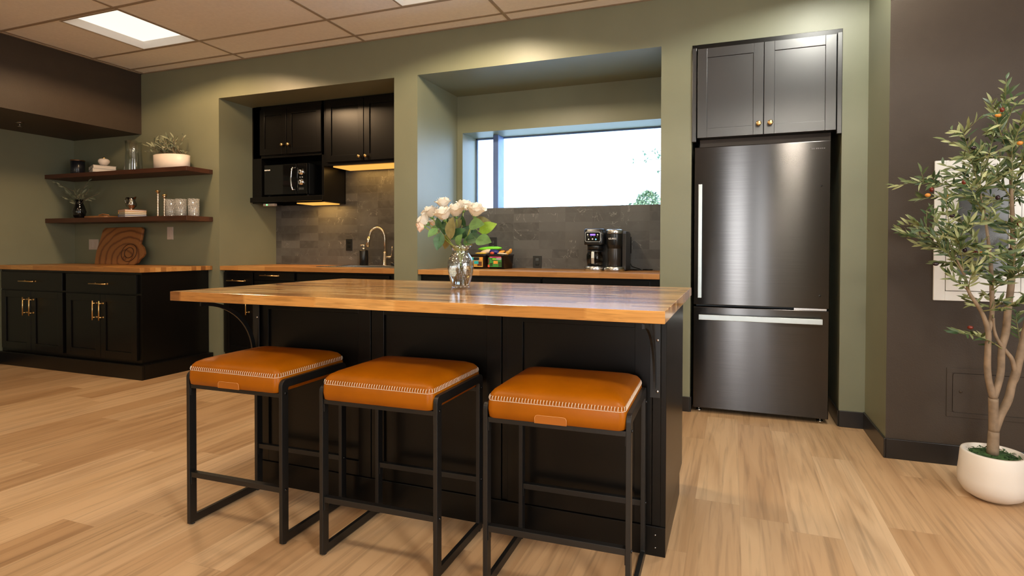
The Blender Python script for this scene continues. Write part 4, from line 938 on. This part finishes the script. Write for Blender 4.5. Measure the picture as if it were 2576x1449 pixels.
def bloom_mb(c, ax, R, seed):
    rnd = random.Random(seed); mb = MB(); ax = Vector(ax).normalized(); c = Vector(c)
    ux = ax.orthogonal().normalized(); uy = ax.cross(ux)
    R = R * 1.12; H = R * 1.75
    def P(a, r, z): return c + (ux * math.cos(a) + uy * math.sin(a)) * r + ax * z
    layers = [(3, .34, .96, .0, .10), (4, .52, 1.0, .02, .22), (5, .74, .97, .10, .34), (5, .95, .90, .22, .52), (5, 1.08, .78, .42, .72)]
    for li, (n, rr, hh, flare, drop) in enumerate(layers):
        a0 = rnd.random() * 6
        for k in range(n):
            ac = a0 + 2 * PI * k / n + rnd.uniform(-.12, .12); span = 2 * PI / n * .72 + .2; hk = hh * rnd.uniform(.93, 1.05); fl = flare * rnd.uniform(.7, 1.3)
            nu, nv = 6, 6; vs = []
            for j in range(nv + 1):
                v = j / nv
                for i in range(nu + 1):
                    u = -1 + 2 * i / nu
                    ang = ac + u * span * (.35 + .65 * math.sin(PI * min(1, v * .75 + .15))) * (1 if v < .8 else 1 - (v - .8) * 1.2)
                    rad = R * rr * (math.sin(min(v * 1.55, 1.45)) ** .7 * .92 + .05) + R * fl * max(0, v - .55) ** 1.5 * 2.2 + R * .04 * rnd.uniform(-1, 1) * v
                    z = H * hk * v * (1 - .07 * u * u * v) - H * .10 * fl * max(0, v - .8) * 5 - (R * .10 * abs(u) ** 3 * v)
                    vs.append(P(ang, rad, z))
            fs = [(j * (nu + 1) + i, j * (nu + 1) + i + 1, (j + 1) * (nu + 1) + i + 1, (j + 1) * (nu + 1) + i) for j in range(nv) for i in range(nu)]
            mb.add(vs, fs, True)
    mb.lathe([(.001, 0), (R * .5, H * .12), (R * .62, H * .4), (R * .3, H * .8), (.001, H * .86)], c, 12, ax, cap=False)
    return mb
def sepals(c, ax, R, seed):
    rnd = random.Random(seed); mb = MB(); ax = Vector(ax).normalized(); c = Vector(c); ux = ax.orthogonal().normalized(); uy = ax.cross(ux)
    mb.lathe([(.003, -.008), (R * .28, -.004), (R * .34, R * .18)], c, 10, ax)
    for k in range(5):
        a = 2 * PI * k / 5 + rnd.random() * .4; o_ = ux * math.cos(a) + uy * math.sin(a)
        mb.leaf(c + o_ * R * .25, (o_ * .75 + ax * .7), R * 1.1, R * .35, o_, n=4, droop=.3)
    return mb
# bloom pixel centre, depth offset, radius, direction
RS = [((1115, 513), .00, .0255, (-.05, -.1, 1), 'topmost cream rose standing above the others', (1127, 560)),
      ((1083, 537), .01, .0285, (-.35, -.2, 1), 'cream rose at upper left of the bunch', (1100, 575)),
      ((1068, 557), -.02, .0270, (-.75, -.3, .6), 'cream rose low on the left side of the bunch', (1095, 590)),
      ((1061, 571), -.045, .0175, (-.8, -.4, -.05), 'small pinkish rosebud hanging at far left', (1090, 590)),
      ((1092, 562), .035, .0180, (-.2, -.3, .9), 'small cream rose tucked below the left blooms', (1112, 595)),
      ((1116, 541), -.045, .0315, (-.15, -.35, 1), 'large cream rose at front centre left', (1135, 590)),
      ((1147, 533), -.01, .0310, (.05, -.25, 1), 'large cream rose in the middle of the bunch', (1150, 590)),
      ((1168, 520), .035, .0270, (.15, .1, 1), 'cream rose at the back right of the middle', (1162, 580)),
      ((1196, 532), -.05, .0310, (.28, -.25, 1), 'large cream rose at right with its stem in front', (1170, 590))]
LEAVES = {0: [((1140, 560), (1128, 545), .05, 'leafo'), ((1117, 590), (1124, 545), .06, 'leafd')],
          1: [((1108, 575), (1098, 548), .045, 'leafd'), ((1105, 568), (1078, 588), .055, 'leafm')],
          2: [((1100, 575), (1076, 594), .062, 'leafm')],
          3: [((1110, 585), (1098, 628), .074, 'leafd')],
          4: [((1128, 590), (1117, 627), .062, 'leafo'), ((1112, 560), (1128, 575), .05, 'leafd')],
          5: [((1133, 602), (1135, 546), .062, 'leafo'), ((1132, 600), (1168, 575), .065, 'leafd'), ((1148, 615), (1160, 590), .045, 'leafm')],
          6: [((1150, 575), (1158, 545), .050, 'leafo'), ((1160, 600), (1185, 565), .06, 'leafd'), ((1165, 612), (1195, 598), .05, 'leafm')],
          7: [((1170, 570), (1160, 542), .048, 'leafd'), ((1190, 562), (1232, 556), .058, 'leafo'), ((1168, 600), (1200, 580), .07, 'leafd')],
          8: [((1180, 566), (1214, 562), .052, 'leafm'), ((1205, 583), (1247, 562), .066, 'leafy'), ((1172, 604), (1212, 594), .06, 'leafd'), ((1198, 602), (1232, 606), .056, 'leafm'), ((1172, 606), (1188, 618), .04, 'leafo')]}
random.seed(11)
YV = VY
for i, (pp, dy, R, ax, lab, via) in enumerate(RS):
    c = at(*pp, Y=YV + dy); ax = Vector(ax).normalized(); base = c - ax * R * .75
    r_ = thing('white_rose', lab, 'rose', base, 'cream roses in the glass vase')
    a2 = 2.4 * i + .4; nb = Vector((VX + .017 * math.cos(a2), VY + .017 * math.sin(a2), VZ + .165)); ft_ = Vector((VX - .026 * math.cos(a2), VY - .026 * math.sin(a2), VZ + .022))
    mid = at(*via, Y=YV + dy * .8); pts = [ft_, (ft_ + nb) / 2 + Vector((0, 0, .0)), nb]
    for k in range(1, 7):
        u_ = k / 6; pts.append(nb * (1 - u_) ** 2 + (mid * .6 + nb * .4) * 2 * u_ * (1 - u_) + base * u_ * u_)
    part('stem', MB().tube(pts, [.0026] * 3 + [.0023] * 6, 8), 'stem', r_)
    part('bloom', bloom_mb(base, ax, R, i + 3), 'petal' if i != 3 else simple('blush_petal', (.86, .66, .52), .6), r_, fixn=False)
    part('sepal', sepals(base, ax, R, i), 'leafm', r_, fixn=False)
    for (p0, p1, L, mt) in LEAVES[i]:
        dd = random.uniform(-.05, .03) - (.03 if mt in ('leafm', 'leafy') else 0)
        a = at(*p0, Y=YV + dy * .5 + dd * .4); b = at(*p1, Y=YV + dy * .5 + dd)
        # twig from the stem to the leaf
        j = min(pts[2:], key=lambda q: (q - a).length)
        nrm = Vector((random.uniform(-.5, .5), -1.1, random.uniform(.1, .7))); v = b - a
        lf = MB().leaf(a, v, v.length, v.length * .62, nrm, droop=.12, fold=.22, n=8, shape=.85); lf.tube([j, a, a + v * .5], [.0011, .0011, .0007], 5)
        part('leaf', lf, mt, r_, fixn=False)

# ------------------------------------------------------------------ potted olive tree
OX, OY = 2.42, -.84
t = thing('olive_tree', 'tall artificial olive tree in a round white pot at right', 'tree', (OX, OY, 0))
pot = part('pot', MB().lathe([(.055, 0), (.075, .004), (.105, .022), (.125, .055), (.1275, .09), (.122, .14), (.117, .198), (.114, .203), (.103, .203), (.100, .19), (.02, .185)], (OX, OY, 0), 48), 'ceramic', t, label='round white ceramic pot')
random.seed(21); ms = MB().lathe([(.1005, .186), (.08, .190), (.03, .192), (.001, .192)], (OX, OY, 0), 24, cap=False)
for k in range(260):
    a = random.random() * 6.28; r = .097 * math.sqrt(random.random()); ms.leaf((OX + r * math.cos(a), OY + r * math.sin(a), .187), (random.uniform(-1, 1), random.uniform(-1, 1), .5), random.uniform(.012, .024), .007, (0, 0, 1), n=2)
part('moss', ms, 'moss', t, fixn=False)
def tp(px, py, y): return at(px, py, Y=y)
br = [([(2497, 1142, -.84), (2500, 1085, -.84)], [.0225, .020]),
      ([(2500, 1085, -.84), (2516, 1045, -.835), (2536, 1006, -.83), (2546, 965, -.82), (2554, 944, -.82), (2569, 882, -.81), (2577, 845, -.80), (2590, 780, -.78), (2602, 690, -.76), (2606, 600, -.75)], [.019, .0165, .016, .015, .017, .0145, .0135, .012, .010, .007]),
      ([(2500, 1085, -.84), (2499, 1045, -.845), (2499, 1002, -.85)], [.019, .0175, .0185]),
      ([(2499, 1002, -.85), (2488, 960, -.85), (2484, 924, -.85), (2485, 880, -.86), (2486, 837, -.86), (2478, 805, -.87), (2468, 783, -.87), (2452, 757, -.88), (2437, 733, -.88), (2425, 690, -.89), (2400, 640, -.90)], [.0145, .013, .013, .012, .0115, .009, .008, .0075, .0065, .005, .0035]),
      ([(2499, 1002, -.85), (2511, 965, -.84), (2518, 932, -.83), (2520, 878, -.83), (2530, 837, -.82), (2536, 775, -.82), (2545, 700, -.81), (2548, 600, -.80), (2545, 500, -.80), (2540, 400, -.80), (2530, 320, -.80)], [.0145, .014, .0135, .0135, .0145, .0135, .0125, .010, .0075, .005, .003]),
      ([(2486, 837, -.86), (2492, 812, -.85), (2496, 783, -.84), (2495, 733, -.84), (2492, 660, -.83), (2480, 560, -.82), (2465, 480, -.81)], [.0095, .0095, .009, .0085, .0075, .005, .003]),
      ([(2554, 944, -.82), (2546, 905, -.83), (2532, 886, -.83), (2511, 857, -.84), (2501, 830, -.85), (2499, 800, -.86)], [.009, .0085, .0085, .007, .006, .005])]
tr = MB(); BP = []
for pts, rad in br:
    P3 = [tp(*p) for p in pts]; BP += P3[-5:] if len(P3) > 4 else []
    # smooth
    Q = []; RR = []
    for i in range(len(P3) - 1):
        for k in range(4):
            u_ = k / 4; p_1 = P3[max(i - 1, 0)]; p0 = P3[i]; p1 = P3[i + 1]; p2 = P3[min(i + 2, len(P3) - 1)]
            Q.append(.5 * ((2 * p0) + (p1 - p_1) * u_ + (2 * p_1 - 5 * p0 + 4 * p1 - p2) * u_ ** 2 + (3 * p0 - p_1 - 3 * p1 + p2) * u_ ** 3)); RR.append(rad[i] * (1 - u_) + rad[i + 1] * u_)
    Q.append(P3[-1]); RR.append(rad[-1]); tr.tube(Q, RR, 12)
part('trunk', tr, 'bark', t)
random.seed(4)
SPR = [(2300, 458, 3), (2272, 585, 3), (2305, 560, 3), (2320, 500, 2), (2424, 335, 3), (2440, 375, 2), (2425, 395, 2), (2530, 240, 3), (2495, 262, 2), (2560, 262, 2), (2500, 330, 3), (2470, 380, 3), (2395, 440, 3), (2420, 430, 3), (2380, 500, 2),
       (2340, 615, 3), (2375, 570, 3), (2400, 530, 3), (2365, 660, 2), (2385, 690, 2), (2410, 600, 4), (2440, 560, 4), (2450, 500, 4), (2480, 450, 4), (2460, 620, 4), (2500, 500, 4), (2520, 420, 4), (2490, 560, 4), (2530, 560, 4), (2560, 500, 4), (2560, 600, 4), (2420, 660, 3), (2445, 690, 3), (2480, 660, 4), (2510, 640, 4), (2540, 680, 3),
       (2412, 838, 2), (2480, 740, 2), (2520, 760, 2), (2555, 790, 2), (2575, 760, 3), (2570, 690, 3), (2590, 560, 4), (2600, 460, 4), (2590, 360, 3), (2575, 300, 3), (2620, 620, 4), (2640, 500, 4), (2660, 600, 3), (2630, 700, 3), (2430, 745, 2), (2570, 400, 4), (2545, 340, 3), (2350, 540, 2), (2640, 380, 3), (2440, 470, 3), (2500, 700, 3)]
fo = MB(); tw = MB(); fruits = []
for (px, py, dens) in SPR:
    dpt = random.uniform(-1.0, -.64) if px > 2400 else random.uniform(-.92, -.72)
    tip = tp(px, py, dpt)
    cands = sorted(BP, key=lambda q: (q - tip).length + (0.25 if q.z > tip.z + .02 else 0)); a = cands[random.randint(0, min(2, len(cands) - 1))]
    if (tip - a).length > .30: a = a + (tip - a) * .12
    mid = (a + tip) / 2 + Vector((0, random.uniform(-.03, .03), random.uniform(-.01, .05)))
    n = max(8, int((tip - a).length / .015)); pts = []
    for k in range(n + 1):
        u_ = k / n; pts.append(a * (1 - u_) ** 2 + mid * 2 * u_ * (1 - u_) + tip * u_ * u_)
    tw.tube(pts, [.0028 - .0018 * k / n for k in range(n + 1)], 6)
    for k in range(max(1, int(n * .25)), n + 1):
        d = (pts[min(k + 1, n)] - pts[max(k - 1, 0)]).normalized()
        s_ = d.cross(Vector((random.uniform(-.4, .4), random.uniform(-.6, .6), 1))).normalized()
        for sg in (-1, 1):
            for e in range(2 if dens > 2 and random.random() < .45 else (1 if random.random() < .88 else 0)):
                dl = d * random.uniform(.5, 1.1) + s_ * sg * random.uniform(.5, 1.) + Vector((random.uniform(-.4, .4), random.uniform(-.5, .5), random.uniform(-.35, .45)))
                fo.leaf(pts[k], dl, random.uniform(.038, .064), random.uniform(.0085, .013), (random.uniform(-.8, .8), -1, random.uniform(-.3, 1)), droop=random.uniform(-.05, .3), fold=.15, n=4)
        if dens > 2 and k % 3 == 0 and k > n * .4:
            # short side sprig
            e0 = pts[k]; e1 = e0 + s_ * random.choice((-1, 1)) * .06 + d * .05 + Vector((0, random.uniform(-.04, .04), random.uniform(-.02, .03))); tw.tube([e0, e1], [.0013, .0008], 5)
            for q in range(4):
                p = e0.lerp(e1, .3 + .7 * q / 3); fo.leaf(p, (e1 - e0).normalized() + Vector((random.uniform(-1, 1), random.uniform(-1, 1), random.uniform(-.7, .9))) * .9, random.uniform(.036, .058), .0125, (random.uniform(-.8, .8), -1, random.uniform(-.3, 1)), n=4)
    fo.leaf(tip, tip - mid + Vector((0, 0, .02)), .055, .013, (0, -1, .4), n=4)
part('twigs', tw, simple('green_brown_twig', (.22, .21, .085), .6), t)
part('foliage', fo, 'olive', t, fixn=False)
for (px, py, mt, tilt_) in [(2521, 276, 'fruit', 0), (2511, 290, 'fruit2', 1), (2449, 372, 'fruit3', 1), (2566, 360, 'fruit2', 1), (2344, 477, 'fruit', 0), (2334, 491, 'fruit2', 1), (2425, 458, 'fruit', 0), (2449, 494, 'fruit3', 0), (2510, 497, 'fruit3', 0), (2396, 543, 'fruit3', 1), (2427, 629, 'fruit3', 0), (2454, 636, 'fruit', 1), (2467, 638, 'fruit2', 0), (2564, 562, 'fruit', 0), (2354, 664, 'fruit3', 1), (2441, 824, 'fruit', 1), (2381, 495, 'fruit2', 0), (2541, 630, 'fruit3', 0), (2575, 640, 'fruit3', 0)]:
    c = tp(px, py, -.90); q = .0086
    part('olive', MB().ball(c, q, 1.35 if tilt_ else 1, 1, 1 if tilt_ else 1.25), mt, t)

# ------------------------------------------------------------------ outdoors
gm = struct('ground', MB().box(-40, 40, 1.3, 90, -.3, -.05), simple('pale_gravel', (.50, .50, .45), .9))
def shrub(name, c, R, H, zb, n, L, mat, label, seed):
    rnd = random.Random(seed); t = thing(name, label, 'tree', (c[0], c[1], -.05)); f = MB(); s_ = MB()
    s_.tube([(c[0], c[1], -.05), (c[0] + .05, c[1], zb * .6), (c[0], c[1], zb + H * .5)], [.08, .06, .02])
    for k in range(n):
        a = rnd.random() * 6.28; v = rnd.uniform(-1, 1); r = (1 - v * v) ** .5 * rnd.uniform(.5, 1)
        p = Vector((c[0] + R * r * math.cos(a), c[1] + R * r * math.sin(a), zb + H * .5 + H * .5 * v)); f.leaf(p, (rnd.uniform(-1, 1), rnd.uniform(-1, 1), rnd.uniform(-.2, 1)), L, L * .4, (rnd.uniform(-1, 1), -1, rnd.uniform(-1, 1)), n=2)
    part('trunk', s_, 'bark', t); part('foliage', f, mat, t, fixn=False)
shrub('tree', (-1.02, 12., 0), .42, .95, 1.75, 900, .12, 'olive', 'small rounded green tree outside beyond the window sill', 3)
shrub('shrub', (-1.75, 14., 0), .9, .6, 1.95, 500, .12, 'olive', 'low pale green shrub outside to the left of the round tree', 4)
t = thing('branching_tree', 'thin bare branches of a tree reaching in at upper right of the window', 'tree', (1.6, 9., -.05)); s_ = MB(); f = MB(); rnd = random.Random(9)
s_.tube([(1.6, 9., -.05), (1.5, 9., 2.), (1.2, 9., 3.6), (.9, 9., 4.6)], [.09, .07, .04, .02])
for a, b in (((1.35, 9, 3.0), at(1596, 405, Y=9.)), ((1.3, 9, 3.3), at(1620, 385, Y=9.)), ((1.4, 9, 2.7), at(1652, 430, Y=9.)), ((1.25, 9, 3.4), at(1655, 388, Y=9.))):
    a = Vector(a); mid = (a + b) / 2 + Vector((0, 0, .15)); pts = [a * (1 - u_) ** 2 + mid * 2 * u_ * (1 - u_) + b * u_ * u_ for u_ in [k / 8 for k in range(9)]]
    s_.tube(pts, [.02 - .0018 * k for k in range(9)], 6)
    for p in pts[3:]:
        for q in range(3): f.leaf(p, (rnd.uniform(-1, 1), 0, rnd.uniform(-1, 1)), .09, .03, (0, -1, 0), n=2)
part('trunk', s_, 'bark', t); part('foliage', f, 'leafd', t, fixn=False)
